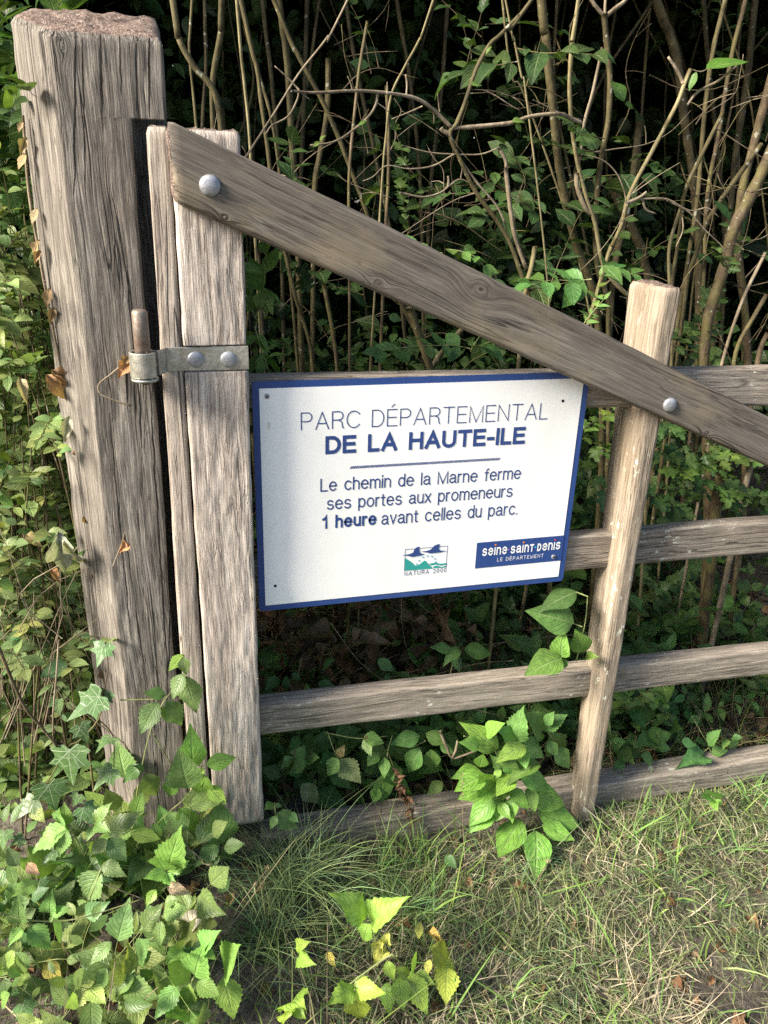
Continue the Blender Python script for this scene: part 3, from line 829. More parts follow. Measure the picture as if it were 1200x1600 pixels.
def text_geo(txt, wt, track=.15):
    """returns (Q list of quads in em units, width)"""
    x = 0; Q = []; first = True; pos = {}
    for i, ch in enumerate(txt):
        wd, strokes = GL[ch]
        x0 = x + wt / 2
        pos[i] = x0
        for st in strokes:
            p = [(x0 + a, wt / 2 + b * (1 - wt)) for a, b in st]
            L_, R_ = stroke(p, wt); Q.append((L_, R_))
        x = x0 + wd + wt / 2 + track
    return Q, x - track, pos


def put_text(txt, p_left, p_right, cap, wt, mat, track=.15, name='lettering', y=YSG - .0013, width=None, label=None):
    """cap height in metres, fitted between two baseline points of the sign"""
    Q, W_, pos = text_geo(txt, wt, track)
    a, b = np.array(p_left), np.array(p_right); sx = (b[0] - a[0]) / W_
    zz0 = (a[1] + b[1]) / 2
    V = []; F = []; k = 0
    for si, (L_, R_) in enumerate(Q):
        n = len(L_)
        for P in (L_, R_):
            for (u, v) in P: V.append((a[0] + u * sx, y - .00003 * (si % 4), zz0 + v * cap))
        for i in range(n - 1): F.append((k + i, k + i + 1, k + n + i + 1, k + n + i))
        k += 2 * n
    V, M = recentre(np.array(V))
    V3 = V
    F = np.array(F)
    nn = np.cross(V3[F[:, 1]] - V3[F[:, 0]], V3[F[:, 3]] - V3[F[:, 0]])[:, 1]
    F[nn > 0] = F[nn > 0][:, ::-1]
    o = mesh_np(name, V, [F], mat, sign, M=M, smooth=False)
    return o, (lambda i: a[0] + pos[i] * sx), sx, zz0


def capm(px, py, h): return S(px, py - h)[1] - S(px, py)[1]


put_text('PARC DÉPARTEMENTAL', S(470, 672.3), S(854.5, 655.2), capm(600, 665, 27.2), .062, MAT['ink'], track=.17, name='heading')
put_text('DE LA HAUTE-ILE', S(508.3, 710.3), S(819, 693), capm(650, 702, 27.6), .205, MAT['ink'], track=.10, name='heading')
put_text('Le chemin de la Marne ferme', S(500.4, 768.8), S(813, 748), capm(600, 765, 20.3), .112, MAT['ink'], track=.105, name='notice_line')
put_text('ses portes aux promeneurs', S(510.5, 796.2), S(800, 777), capm(600, 790, 20.3), .112, MAT['ink'], track=.105, name='notice_line')
put_text('1 heure', S(503.5, 826.3), S(588, 820.2), capm(600, 818, 20.3), .19, MAT['ink'], track=.10, name='notice_line')
put_text('avant celles du parc.', S(595.5, 819.6), S(807.5, 804.8), capm(700, 812, 20.3), .112, MAT['ink'], track=.105, name='notice_line')
# hatched rule
a, b = S(546, 730.2), S(780, 717.2); zc_ = (a[1] + b[1]) / 2
hv = []; hf = []; nh = 84; th = .0052
for i in range(nh):
    x = a[0] + (b[0] - a[0]) * i / nh; wq = (b[0] - a[0]) / nh * .68; k = len(hv); sl = .0042
    hv += [(x, 0, -th / 2), (x + wq, 0, -th / 2), (x + wq + sl, 0, th / 2), (x + sl, 0, th / 2)]; hf.append((k, k + 1, k + 2, k + 3))
mesh_np('hatched_rule', hv, [np.array(hf)], MAT['ink'], sign, M=Matrix.Translation((0, YSG - .0013, zc_)), smooth=False)
# county logo
c1, c2, c3, c4 = S(744.5, 848), S(884, 836.5), S(877, 876), S(743, 888)
lx0 = (c1[0] + c4[0]) / 2; lz1 = (c1[1] + c2[1]) / 2; lz0 = (c3[1] + c4[1]) / 2
logo = plate('logo_panel', [(lx0, lz0), (sx1 - bw + .001, lz0), (sx1 - bw + .001, lz1), (lx0, lz1)], YSG - .0011, .0004, MAT['blue'], sign)
o, px_, sx_, z0_ = put_text('seıne·saınᴛ·ᴅenıs', S(753, 868.8), S(874.5, 858), capm(810, 862, 12.2) / .78, .155, MAT['wprint'], track=.14, name='logo_wording', y=YSG - .0016)
capL = capm(810, 862, 12.2) / .78
put_text('LE DÉPARTEMENT', S(776.5, 876.8), S(848.8, 870.9), capm(810, 874, 5.5), .12, MAT['wprint'], track=.34, name='logo_wording', y=YSG - .0016)


def disc(name, cx, cz, r, mat, y=YSG - .0017):
    t = np.linspace(0, 2 * np.pi, 13)[:-1]
    return plate(name, np.stack([cx + r * np.cos(t), cz + r * np.sin(t)], -1), y, .0003, mat, sign)


txt_ = 'seıne·saınᴛ·ᴅenıs'
for i, mt in ((2, 'orange'), (8, 'orange'), (15, 'red')):
    disc('coloured_dot', px_(i) + .0004, z0_ + capL * 1.0, .0021, MAT[mt])
for i, mt in ((5, 'violet'), (11, 'cyan')):
    disc('coloured_dot', px_(i), z0_ + capL * .42, .0019, MAT[mt])
# nature network emblem: frame, two flying birds, hills, water, ring of stars
cz4 = lambda x, y: S(600 + x * .26667, 820 + y * .26667)


def poly_px(name, pts, mat, y): return plate(name, [cz4(*p) for p in pts], y, .0003, mat, sign)


fr = [cz4(122, 142), cz4(373, 124), cz4(365, 250), cz4(118, 270)]
fx0 = (fr[0][0] + fr[3][0]) / 2; fx1 = (fr[1][0] + fr[2][0]) / 2; fz0 = (fr[2][1] + fr[3][1]) / 2; fz1 = (fr[0][1] + fr[1][1]) / 2
fv = []; ff = []
for (a0, a1, b0, b1) in ((fx0, fx1, fz1 - .0011, fz1), (fx0, fx0 + .0011, fz0, fz1 - .0011), (fx1 - .0011, fx1, fz0, fz1 - .0011)):
    k = len(fv); fv += [(a0, 0, b0), (a1, 0, b0), (a1, 0, b1), (a0, 0, b1)]; ff.append((k, k + 1, k + 2, k + 3))
mesh_np('emblem_frame', fv, [np.array(ff)], MAT['ink'], sign, M=Matrix.Translation((0, YSG - .0013, 0)), smooth=False)
poly_px('emblem_hills', [(119, 269), (122, 194), (142, 206), (165, 222), (182, 240), (205, 234), (222, 220), (240, 208), (262, 232), (288, 256)], MAT['teal'], YSG - .0013)
poly_px('emblem_water', [(262, 228), (300, 221), (330, 228), (364, 224), (364, 234), (330, 238), (300, 232), (275, 238)], MAT['teal'], YSG - .0013)
poly_px('emblem_water', [(285, 246), (310, 238), (335, 246), (364, 240), (364, 249), (292, 254)], MAT['teal'], YSG - .0013)
poly_px('emblem_bird', [(106, 178), (150, 171), (170, 162), (176, 146), (188, 133), (205, 126), (208, 160), (216, 168), (238, 171), (215, 179), (165, 188), (140, 181)], MAT['ink'], YSG - .0017)
poly_px('emblem_bird', [(218, 157), (256, 151), (276, 142), (298, 119), (326, 111), (321, 140), (328, 150), (364, 151), (330, 161), (272, 167), (246, 160)], MAT['ink'], YSG - .0017)
for (x, y) in ((190, 230), (204, 209), (226, 189), (252, 181), (278, 184), (295, 198), (300, 217)):
    c = cz4(x, y); st = []
    for k in range(10):
        r = .0029 if k % 2 == 0 else .0013; t = math.radians(90 + 36 * k); st.append((c[0] + r * math.cos(t), c[1] + r * math.sin(t)))
    plate('emblem_star', st, YSG - .0017, .0003, MAT['lightblue'], sign)
put_text('NATURA 2000', S(631.5, 900.2), S(697.2, 893.6), capm(660, 896, 6.8), .125, MAT['ink'], track=.32, name='emblem_wording')
# fixings and marks
for (px, py, r) in ((417, 619, 5.0), (864.5, 869.5, 4.6)):
    p = at(px, py, YSG); rr = r * .82 * ((p - CAM) @ fwd) / FPX
    s_ = dome('screw', (p[0], YSG - .0012, p[2]), rr, rr * .45, MAT['galv'], sign)
    lathe('screw_socket', [(rr * .35, 0), (rr * .35, .0008)], MAT['hole'], s_, (p[0], YSG - .0012 - rr * .43, p[2]), n=10)
for (px, py) in ((879.5, 626.5), (430, 915.5)):
    c = S(px, py); disc('screw_hole', c[0], c[1], .0032, MAT['hole'], y=YSG - .0011)
c = S(420, 665)
plate('dried_splash', [(c[0] + .0035 * math.cos(t) * (1 + .4 * math.sin(2 * t)), c[1] + .008 * math.sin(t) + .002 * math.cos(3 * t)) for t in np.linspace(0, 6.0, 16)], YSG - .0011, .0003, MAT['drop'], sign)


# ------------------------------------------------------------------ leaf shapes: x across, y along (0..1), z up
def tpl_leaf(width, peak=.42, rows=9, serr=0.0, fold=.25, droop=.18, wave=.0, tip=1.6, cols=(-1, -.55, 0, .55, 1), sidecurl=0.0):
    V = []; UV = []; F = []; nc = len(cols)
    for i in range(rows + 1):
        v = i / rows
        t = v / peak if v < peak else 1 - (v - peak) / (1 - peak)
        h = (math.sin(max(0, t) * math.pi / 2) ** (.75 if v < peak else 1.0))
        if v > peak: h = (1 - ((v - peak) / (1 - peak)) ** tip) * (1 - .25 * ((v - peak) / (1 - peak)))
        h *= width / 2
        sr = 1 + (serr if i % 2 else -serr) if 0 < i < rows else 1
        for u in cols:
            e = sr if abs(u) == 1 else 1
            x = u * h * e
            yy = v + (serr * .18 if (abs(u) == 1 and i % 2) else 0)
            z = fold * abs(x) - droop * v * v + wave * math.sin(v * 13 + u * 2) * abs(u) - sidecurl * x * x / max(width, .01)
            V.append((x, yy, z)); UV.append((.5 + .5 * u, v))
    for i in range(rows):
        for j in range(nc - 1):
            F.append((i * nc + j, i * nc + j + 1, (i + 1) * nc + j + 1, (i + 1) * nc + j))
    return np.array(V), np.array(F), np.array(UV)


def tpl_fan(outline, fold=.15, droop=.15):
    """lobed leaf: outline from the base round to the base again"""
    O = np.array(outline); c = np.array([0, .30]); V = []; UV = []; F = []
    mid = c + (O - c) * .55
    pts = np.concatenate([[c], mid, O])
    for (x, y) in pts:
        r = math.hypot(x, y - .3)
        V.append((x, y, fold * abs(x) * .6 - droop * (r ** 2) + .03 * math.sin(9 * x + 5 * y))); UV.append((.5 + x * .5, y))
    n = len(O)
    for i in range(n):
        j = (i + 1) % n
        F.append((0, 1 + i, 1 + j, 1 + j)); F.append((1 + i, 1 + n + i, 1 + n + j, 1 + j))
    return np.array(V), np.array(F), np.array(UV)


IVY_O = [(0, .08), (-.12, -.03), (-.30, .0), (-.46, .10), (-.36, .20), (-.34, .30), (-.47, .44), (-.30, .47), (-.19, .52), (-.13, .68), (-.06, .86), (0, 1.0)]
IVY_O = IVY_O + [(-x, y) for x, y in IVY_O[-2:0:-1]]
HAW_O = [(0, 0), (-.10, .12), (-.30, .20), (-.42, .34), (-.30, .38), (-.20, .42), (-.36, .55), (-.40, .68), (-.26, .68), (-.14, .70), (-.16, .84), (-.10, .94), (0, .98)]
HAW_O = HAW_O + [(-x, y) for x, y in HAW_O[-2:0:-1]]
T = dict(
    dogwood=tpl_leaf(.60, .45, 9, 0, .28, .22, .012, 1.7),
    dogwood2=tpl_leaf(.56, .42, 9, 0, .16, .34, .02, 1.5, sidecurl=.3),
    bramble=tpl_leaf(.66, .40, 18, .075, .30, .20, .020, 1.5),
    bramble2=tpl_leaf(.60, .42, 18, .08, .18, .30, .03, 1.4, sidecurl=.25),
    oval=tpl_leaf(.55, .48, 5, 0, .25, .15, 0, 2.0, cols=(-1, 0, 1)),
    lance=tpl_leaf(.36, .45, 5, 0, .25, .2, 0, 1.5, cols=(-1, 0, 1)),
    ivy=tpl_fan(IVY_O, .12, .16), haw=tpl_fan(HAW_O, .15, .12),
    dry=tpl_leaf(.55, .45, 10, .05, .75, .55, .09, 1.5, sidecurl=-.8),
    drop=tpl_leaf(.60, .48, 4, 0, .3, .25, 0, 1.6, cols=(-1, 0, 1)),
)


def norm(v): return v / np.maximum(1e-9, np.linalg.norm(v, axis=-1, keepdims=True))


class Leaves:
    def __init__(s): s.items = {}

    def add(s, kind, pos, ydir, zdir, length, wsc, tint):
        """arrays (n,3); leaf base at pos, running along ydir, upper side zdir"""
        s.items.setdefault(kind, []).append([np.atleast_2d(np.asarray(a, float)) for a in (pos, ydir, zdir)] +
                                            [np.atleast_1d(np.asarray(length, float)), np.atleast_1d(np.asarray(wsc, float)), np.atleast_2d(np.asarray(tint, float))])

    def build(s, name, mat, parent=None, label=None):
        Vs, Fs, Us, Cs = [], [], [], []; base = 0
        for kind, lst in s.items.items():
            pos, yd, zd, ln, ws, ti = [np.concatenate([l[i] for l in lst]) for i in range(6)]
            tv, tf, tu = T[kind]; n = len(pos); m = len(tv)
            yd = norm(yd); xd = norm(np.cross(yd, zd)); zd = np.cross(xd, yd)
            # bend varies from leaf to leaf
            k = (1 + .5 * rng.standard_normal(n))[:, None]
            L = ln[:, None]
            V = pos[:, None] + (xd[:, None] * (tv[None, :, 0] * L * ws[:, None])[..., None] + yd[:, None] * (tv[None, :, 1] * L)[..., None] +
                                zd[:, None] * (tv[None, :, 2] * L * k)[..., None])
            Vs.append(V.reshape(-1, 3)); Us.append(np.tile(tu, (n, 1)))
            Cs.append(np.repeat(ti, m, 0))
            Fs.append((tf[None] + (base + np.arange(n) * m)[:, None, None]).reshape(-1, 4)); base += n * m
        V = np.concatenate(Vs); F = np.concatenate(Fs)
        tri = F[:, 2] == F[:, 3]
        Fl = [F[tri][:, :3], F[~tri]]
        off = np.array(WM[parent.name].translation) if parent is not None else V.mean(0)
        o = mesh_np(name, V - off, Fl, mat, parent, UV=np.concatenate(Us), COLR=np.concatenate(Cs), M=Matrix.Translation(Vector(off)))
        if label: o['label'] = label
        return o


class Tubes:
    def __init__(s): s.V = []; s.F = []; s.n = 0

    def add(s, pts, r0, r1=None, k=7, sub=4, knob=0.0, seed=0, capend=True):
        P = np.array(pts, float); r1 = r0 if r1 is None else r1
        if len(P) > 2 and sub > 1:
            Q = np.concatenate([[2 * P[0] - P[1]], P, [2 * P[-1] - P[-2]]]); out = []
            for i in range(1, len(Q) - 2):
                for t in np.linspace(0, 1, sub, endpoint=False):
                    a, b, c, d = Q[i - 1:i + 3]
                    out.append(.5 * ((2 * b) + (c - a) * t + (2 * a - 5 * b + 4 * c - d) * t * t + (3 * b - a - 3 * c + d) * t ** 3))
            out.append(P[-1]); P = np.array(out)
        n = len(P); Tn = norm(np.gradient(P, axis=0))
        ref = np.array([.31, -.9, .3]); A = norm(np.cross(Tn, ref)); B = np.cross(Tn, A)
        s_ = np.concatenate([[0], np.cumsum(np.linalg.norm(np.diff(P, axis=0), axis=1))]); s_ /= max(s_[-1], 1e-9)
        r = r0 + (r1 - r0) * s_
        if knob: r = r * (1 + knob * vnoise(P * 38, seed + 2) + knob * .5 * vnoise(P * 90, seed + 5))
        th = np.arange(k) * 2 * np.pi / k
        rr = r[:, None] * np.ones(k)[None]
        if knob: rr = rr * (1 + .10 * np.sin(th * 2 + seed)[None])
        V = P[:, None] + (A[:, None] * np.cos(th)[None, :, None] + B[:, None] * np.sin(th)[None, :, None]) * rr[..., None]
        i = np.arange(n - 1)[:, None] * k; j = np.arange(k)[None]
        q = np.stack([i + j, i + (j + 1) % k, i + k + (j + 1) % k, i + k + j], -1).reshape(-1, 4)
        s.V.append(V.reshape(-1, 3)); s.F.append(q + s.n)
        s.n += n * k
        if capend:
            for e, b in ((0, 0), (1, (n - 1) * k)):
                c = P[-1] if e else P[0]
                s.V.append(c[None]); t = np.stack([b + np.arange(k), b + (np.arange(k) + 1) % k, np.full(k, n * k + e), np.full(k, n * k + e)], -1)
                s.F.append(t + (s.n - n * k)); 
            s.n += 2
        return P

    def build(s, name, mat, parent=None):
        V = np.concatenate(s.V); F = np.concatenate(s.F); tri = F[:, 2] == F[:, 3]
        off = np.array(WM[parent.name].translation) if parent is not None else V[0].copy()
        return mesh_np(name, V - off, [F[tri][:, :3], F[~tri]], mat, parent, M=Matrix.Translation(Vector(off)))


def hsv(n, base, jit=.18, hue=.12):
    """tints round a base albedo"""
    base = np.array(base, float)
    k = np.exp(rng.standard_normal((n, 1)) * jit); h = rng.standard_normal((n, 1)) * hue
    c = base[None] * k; c[:, 0:1] *= 1 + h; c[:, 2:3] *= 1 - h * .5
    return np.clip(c, .004, .9)


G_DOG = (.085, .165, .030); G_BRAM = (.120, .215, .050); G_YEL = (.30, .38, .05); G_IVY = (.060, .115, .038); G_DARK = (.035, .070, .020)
G_HEDGE = (.085, .150, .035); G_LIME = (.16, .26, .05)
toCam = norm((CAM - np.array([.1, 0, .5]))[None])[0]


def clear(px, py, Y, h):
    """bring a point nearer along its sight line until it stands h above the soil"""
    for _ in range(60):
        p = at(px, py, Y)
        if p[2] > float(gz(p[0], p[1])) + h: break
        Y -= .012
    return p


def px_leaf(Lv, kind, b, t, Y, dY=0.0, wsc=1.0, tint=None, face=.65, up=.6, roll=.35):
    """leaf from base pixel to tip pixel, at depth Y (tip at Y+dY)"""
    B = clear(*b, Y, .045); Tt = clear(*t, B[1] + dY, .03); d = Tt - B; L = np.linalg.norm(d)
    tc = norm((CAM - B)[None])[0]
    z = tc * face + np.array([0, 0, 1.]) * up + np.array([-.2, 0, 0]) + rng.standard_normal(3) * roll * .45
    Lv.add(kind, B, d, z, L, wsc, hsv(1, tint, .10, .07) if tint is not None else hsv(1, G_DOG))
    return B


def rand_z(n, cam_w=.5, up_w=.7, jit=.5):
    return norm(toCam[None] * cam_w + np.array([[0, 0, up_w]]) + rng.standard_normal((n, 3)) * jit)


def shoot(Lv, Tb, p0, d, L, n, kind, size, tint, r=.0015, gravity=.5, face=.5, pairs=True, jit=.14):
    """a leafy shoot that arches over"""
    d = norm(np.array(d, float)[None])[0]; pts = [np.array(p0, float)]; st = L / 8
    for i in range(8):
        d = norm((d + np.array([0, 0, -gravity * st * 2]) + rng.standard_normal(3) * .09)[None])[0]; pts.append(pts[-1] + d * st)
    pts = np.array(pts)
    Tb.add(pts, r, r * .4, k=5, sub=2)
    t = np.linspace(.12, 1, n); s = t * 8; i = np.minimum(s.astype(int), 7); P = pts[i] + (pts[i + 1] - pts[i]) * (s - i)[:, None]
    D = norm(pts[i + 1] - pts[i]); side = norm(np.cross(D, np.array([[.1, -.3, 1.]])))
    sg = np.where(np.arange(n) % 2, 1, -1)[:, None]
    yd = norm(D * .55 + side * sg * .9 + rng.standard_normal((n, 3)) * .25 + np.array([[0, 0, -.12]])); yd[-1] = D[-1]
    Lv.add(kind, P, yd, rand_z(n, face, .8, .35), size * np.exp(rng.standard_normal(n) * .22), np.exp(rng.standard_normal(n) * .1), hsv(n, tint, jit))
    if pairs:
        Lv.add(kind, P, norm(D * .55 - side * sg * .9 + rng.standard_normal((n, 3)) * .25), rand_z(n, face, .8, .35), size * np.exp(rng.standard_normal(n) * .22), np.ones(n), hsv(n, tint, jit))
    return pts


# ------------------------------------------------------------------ thicket: stems traced, each at its own depth
def wpath(pts, Y):
    """pixel path -> world; entries (px, py) or (px, py, Y)"""
    return [(at if p[1] < 900 else (lambda a, b, c: clear(a, b, c, .012)))(p[0], p[1], p[2] if len(p) > 2 else Y) for p in pts]


def mpx(rpx, p): return rpx * ((np.array(p) - CAM) @ fwd) / FPX


def root_up(P, up=True, down=True, topz=3.2):
    P = [np.array(p) for p in P]
    if up:
        d = norm((P[0] - P[1])[None])[0]; d = norm((d + np.array([0, 0, .1]))[None])[0]
        L = max(.3, (topz - P[0][2]) / max(.35, d[2])); L = min(L, 2.2)
        P = [P[0] + d * L, P[0] + d * L * .5 + np.array([.012, .01, 0])] + P
    if down:
        d = norm((P[-1] - P[-2])[None])[0]
        for k in range(4):
            g = float(gz(P[-1][0], P[-1][1])) - .05
            if P[-1][2] <= g + .02: break
            d = norm((d + np.array([0, 0, -.55]))[None])[0]
            st = min((P[-1][2] - g) / max(.3, -d[2]), .45); P.append(P[-1] + d * st)
        P[-1][2] = min(P[-1][2], float(gz(P[-1][0], P[-1][1])) - .03)
    return P


def stem_thing(name, label, pts, Y, r0, r1, mat, twigs=(), leaves=(), up=True, down=True, group=None, cat='sapling', knob=.10, seed=0, leafkind='dogwood', leaf_tint=G_DOG, topz=3.2):
    """main stem plus side twigs; radii in pixels at that depth"""
    P = root_up(wpath(pts, Y), up, down, topz)
    t = thing(name, label, cat, P[-1], group)
    tb = Tubes(); m0 = mpx(r0, P[0]); m1 = mpx(r1, P[0])
    tb.add(P, m0, m1, k=10, sub=5, knob=knob, seed=seed); tb.build('trunk' if name != 'shrub' else 'stem', mat, t)
    if twigs:
        for q in twigs:
            tw = Tubes(); pp = wpath(q[0], Y); tw.add(pp, mpx(q[1] * .8, pp[0]), mpx(q[2] * .8, pp[0]), k=7, sub=4, knob=.16, seed=seed + len(q[0]))
            tw.build('branch', MAT['twig'], t)
    if leaves:
        lv = Leaves()
        for q in leaves: px_leaf(lv, leafkind, q[0], q[1], (q[2] if len(q) > 2 else Y - .01), wsc=(q[3] if len(q) > 3 else 1.0), tint=(q[4] if len(q) > 4 else leaf_tint))
        lv.build('foliage', MAT['dogwood'], t)
    return t


c2 = lambda x, y: (380 + x * .35, y * .35)
c3 = lambda x, y: (780 + x * .35, y * .35)
c6 = lambda x, y: (780 + x * .35, 540 + y * .35)
c7 = lambda x, y: (x * .375, 1000 + y * .375)
c8 = lambda x, y: (380 + x * .375, 1000 + y * .375)
c9 = lambda x, y: (780 + x * .375, 1000 + y * .375)
B_ = MAT
stem_thing('sapling', 'thickest smooth olive stem rising left of the pale wavy stem behind the brace', [(846, 0), (852, 52), (859, 122), (866, 192), (874, 262), (888, 332), (901, 385), (915, 420), (930, 470), (938, 560), (941, 680), (935, 815)], .75, 10, 9, B_['bark_olive'], seed=1)
stem_thing('sapling', 'pale yellowish wavy slim stem just right of the thickest olive stem', [(904, 0), (894, 70), (890, 140), (895, 210), (904, 262), (916, 308), (930, 350), (939, 402), (951, 430), (976, 458), (1003, 480), (1010, 560)], .62, 5.6, 4.6, B_['bark_pale'],
           twigs=[([c3(345, 770), c3(350, 840), c3(385, 930), c3(410, 960)], 4.6, 3.6)], seed=2)
stem_thing('sapling', 'slim stem forking into three near the top of the picture', [(944, 21), (948, 70), (953, 122), (951, 182), (944, 224), (937, 262), (932, 315), (930, 367), (934, 420), (948, 462), (951, 507)], .70, 5.2, 4.8, B_['bark_olive'], up=False,
           twigs=[([(945, 26), (935, 15), (922, -4), (895, -60)], 4.2, 3), ([(946, 26), (960, 14), (980, -3), (1010, -50)], 4.2, 3), ([(945, 22), (946, 0), (950, -50)], 3.2, 2.5),
                  ([(941, 74), (927, 140), (913, 192), (909, 228), (905, 255)], 3.2, 3.0)], seed=3)
stem_thing('shrub', 'bare cut shrub shoot forking upright, one big green leaf near its tip', [(1079, 108, .50), (1070, 129, .50), (1060, 157, .50), (1046, 185, .51), (1018, 238, .53), (990, 290, .55), (979, 318, .55), (972, 350, .57), (958, 381, .6), (946, 413, .62)], .5, 3.4, 4.4, B_['bark_pale'], up=False,
           twigs=[([(1067, 129), (1058, 110), (1044, 89)], 3.8, 2.6), ([(1074, 164), (1091, 143), (1123, 126), (1151, 103)], 2.8, 2.0), ([(979, 318), (1000, 308), (1010, 300)], 3.6, 2.6),
                  ([(1000, 311), (1042, 311), (1077, 329), (1105, 325), (1123, 339)], 1.8, 1.2), ([(1042, 313), (1077, 332), (1102, 360), (1130, 388), (1132, 416)], 1.9, 1.2),
                  ([(909, 241), (941, 250), (962, 269), (974, 294), (979, 318)], 1.1, 1.8), ([(1004, 313), (1010, 328), (1025, 334)], 2.6, 1.6), ([(1079, 108), (1094, 112), (1105, 108)], 1.2, .8),
                  ([(1066, 336), (1067, 360), (1056, 386)], 1.3, .8)],
           leaves=[((1103, 108), (1173, 86), .47, .95, (.10, .22, .03)), ((1088, 112), (1076, 142), .49, .8, (.10, .20, .03)), ((975, 158), (960, 124), .52, 1.15, (.10, .21, .035)), ((977, 161), (992, 168), .52, 1.3, (.09, .2, .03))], seed=4, cat='shrub')
# arching horizontal branch with its upright shoots
stem_thing('shrub', 'leaning shrub with a long bare horizontal branch reaching left over the brace', [(832, -2), (811, 24), (780, 56), (765, 70), (744, 108), (730, 150), (714, 192), (703, 210), (720, 252), (744, 301), (775, 343), (797, 380), (815, 430), (835, 490), (845, 560)], .42, 3.0, 5.2, B_['bark_olive'],
           twigs=[([(455, 142, .32), (495, 145, .34), (551, 142, .36), (590, 144, .38), (635, 150, .40), (660, 159, .41), (684, 178, .42), (706, 200, .42)], 2.2, 4.2),
                  ([(708, 200), (733, 199), (765, 196), (800, 192), (829, 182), (874, 178), (895, 187, .46), (909, 192, .47)], 4.0, 3.4),
                  ([(467, 143, .33), (464, 157, .33), (450, 182, .33), (425, 196, .33), (415, 210, .33)], 2.2, 1.4), ([(467, 140, .33), (448, 120, .33), (429, 103, .33)], 1.8, 1.1),
                  ([(590, 145, .38), (588, 161, .38), (576, 182, .37), (548, 206, .36), (520, 222, .35), (485, 227, .34)], 2.6, 1.8), ([(635, 150), (636, 132), (634, 116)], 1.9, 1.7),
                  ([(551, 142, .36), (548, 130, .36), (543, 119, .36)], 1.5, .8), ([(605, 146, .38), (605, 137, .38), (605, 128, .38)], 1.2, .7), ([(588, 160, .38), (600, 168, .38), (607, 175, .38)], 1.6, .8),
                  ([(660, 166), (640, 175), (612, 186)], 1.5, .8), ([(676, 170), (678, 183), (678, 193)], 1.4, .8), ([(687, 174), (685, 160), (684, 146)], 1.2, .7),
                  ([(703, 210), (693, 205), (689, 200)], 4.2, 5.0), ([(709, 241), (677, 259), (639, 264), (604, 259), (583, 276), (567, 283)], 2.0, 1.0),
                  ([(628, 227), (670, 238), (712, 241), (751, 241), (779, 231)], 1.2, 1.8), ([(779, 231), (790, 250), (791, 262)], 3.0, 3.6),
                  ([(625, 301), (660, 308), (688, 301), (702, 290), (719, 280), (740, 290)], 2.6, 1.2), ([(700, 291), (701, 282), (700, 275)], 2.6, 2.2),
                  ([(756, 141), (775, 150), (800, 166), (812, 172)], 1.4, .8), ([(467, 143, .33), (476, 150, .33), (484, 155, .33)], 1.3, .8),
                  ([(790, 262), (796, 315), (804, 367), (822, 420)], 4.5, 5), ([(722, 252), (745, 285), (775, 320), (790, 350)], 2.2, 2.6), ([(744, 301), (700, 318), (620, 370)], 1.0, .6),
                  ([(720, 278), (722, 262), (716, 250)], 1.2, .8)],
           leaves=[((735, 132), (755, 130), .41, .8, G_LIME), ((768, 72), (758, 84), .41, .7, G_LIME), ((800, 190), (822, 186), .41, .9, G_LIME), ((806, 192), (815, 206), .41, .9, G_LIME), ((500, 222), (488, 228), .33, .9, G_LIME), ((500, 220), (508, 209), .33, .9, G_LIME), ((560, 196), (574, 186), .36, .6, G_LIME)], seed=5, cat='shrub')
stem_thing('shrub', 'upright thin dead twig with cut tip standing left of the horizontal branch', [(574, 33), (562, 105), (555, 168), (548, 238), (545, 300), (546, 420)], .48, 2.2, 2.6, B_['bark_brown'], up=False, seed=6, cat='shrub')
stem_thing('sapling', 'long thin whip leaning right across the dark stems beside the gate stile', [(544, -2), (513, 56), (467, 115), (425, 182), (387, 241), (350, 300)], .36, 1.8, 2.2, B_['twig'], seed=7)
stem_thing('sapling', 'thin pale whip slanting down from the top centre of the picture', [(677, 0), (656, 60), (632, 105), (611, 150), (603, 215), (596, 300)], .55, 2.2, 2.6, B_['bark_pale'], seed=8)
stem_thing('tree', 'stout brown mossy trunk leaning at the right edge of the picture', [(1206, 235), (1172, 308), (1147, 357), (1133, 413), (1116, 465), (1105, 507), (1100, 575), (1104, 680), (1108, 790)], .70, 13.5, 13, B_['bark_brown'], seed=9, cat='tree', knob=.14)
stem_thing('sapling', 'medium trunk leaning left, top right corner, behind the stout mossy one', [(1206, 120), (1182, 210), (1165, 273), (1157, 315), (1152, 380), (1165, 500), (1170, 640)], .95, 9, 9, B_['bark_brown'], seed=10)
stem_thing('sapling', 'dark thick stem curving down in the shade right of the forked shoot', [(1025, 0), (1046, 52), (1060, 105), (1070, 192), (1081, 262), (1088, 332), (1092, 420), (1090, 560)], 1.45, 9, 9, B_['bark_dark'], seed=11)
G_ST = 'thin stems of the thicket behind the gate'
L_ST = 'thin upright brownish stem among the dense stems of the shaded thicket'
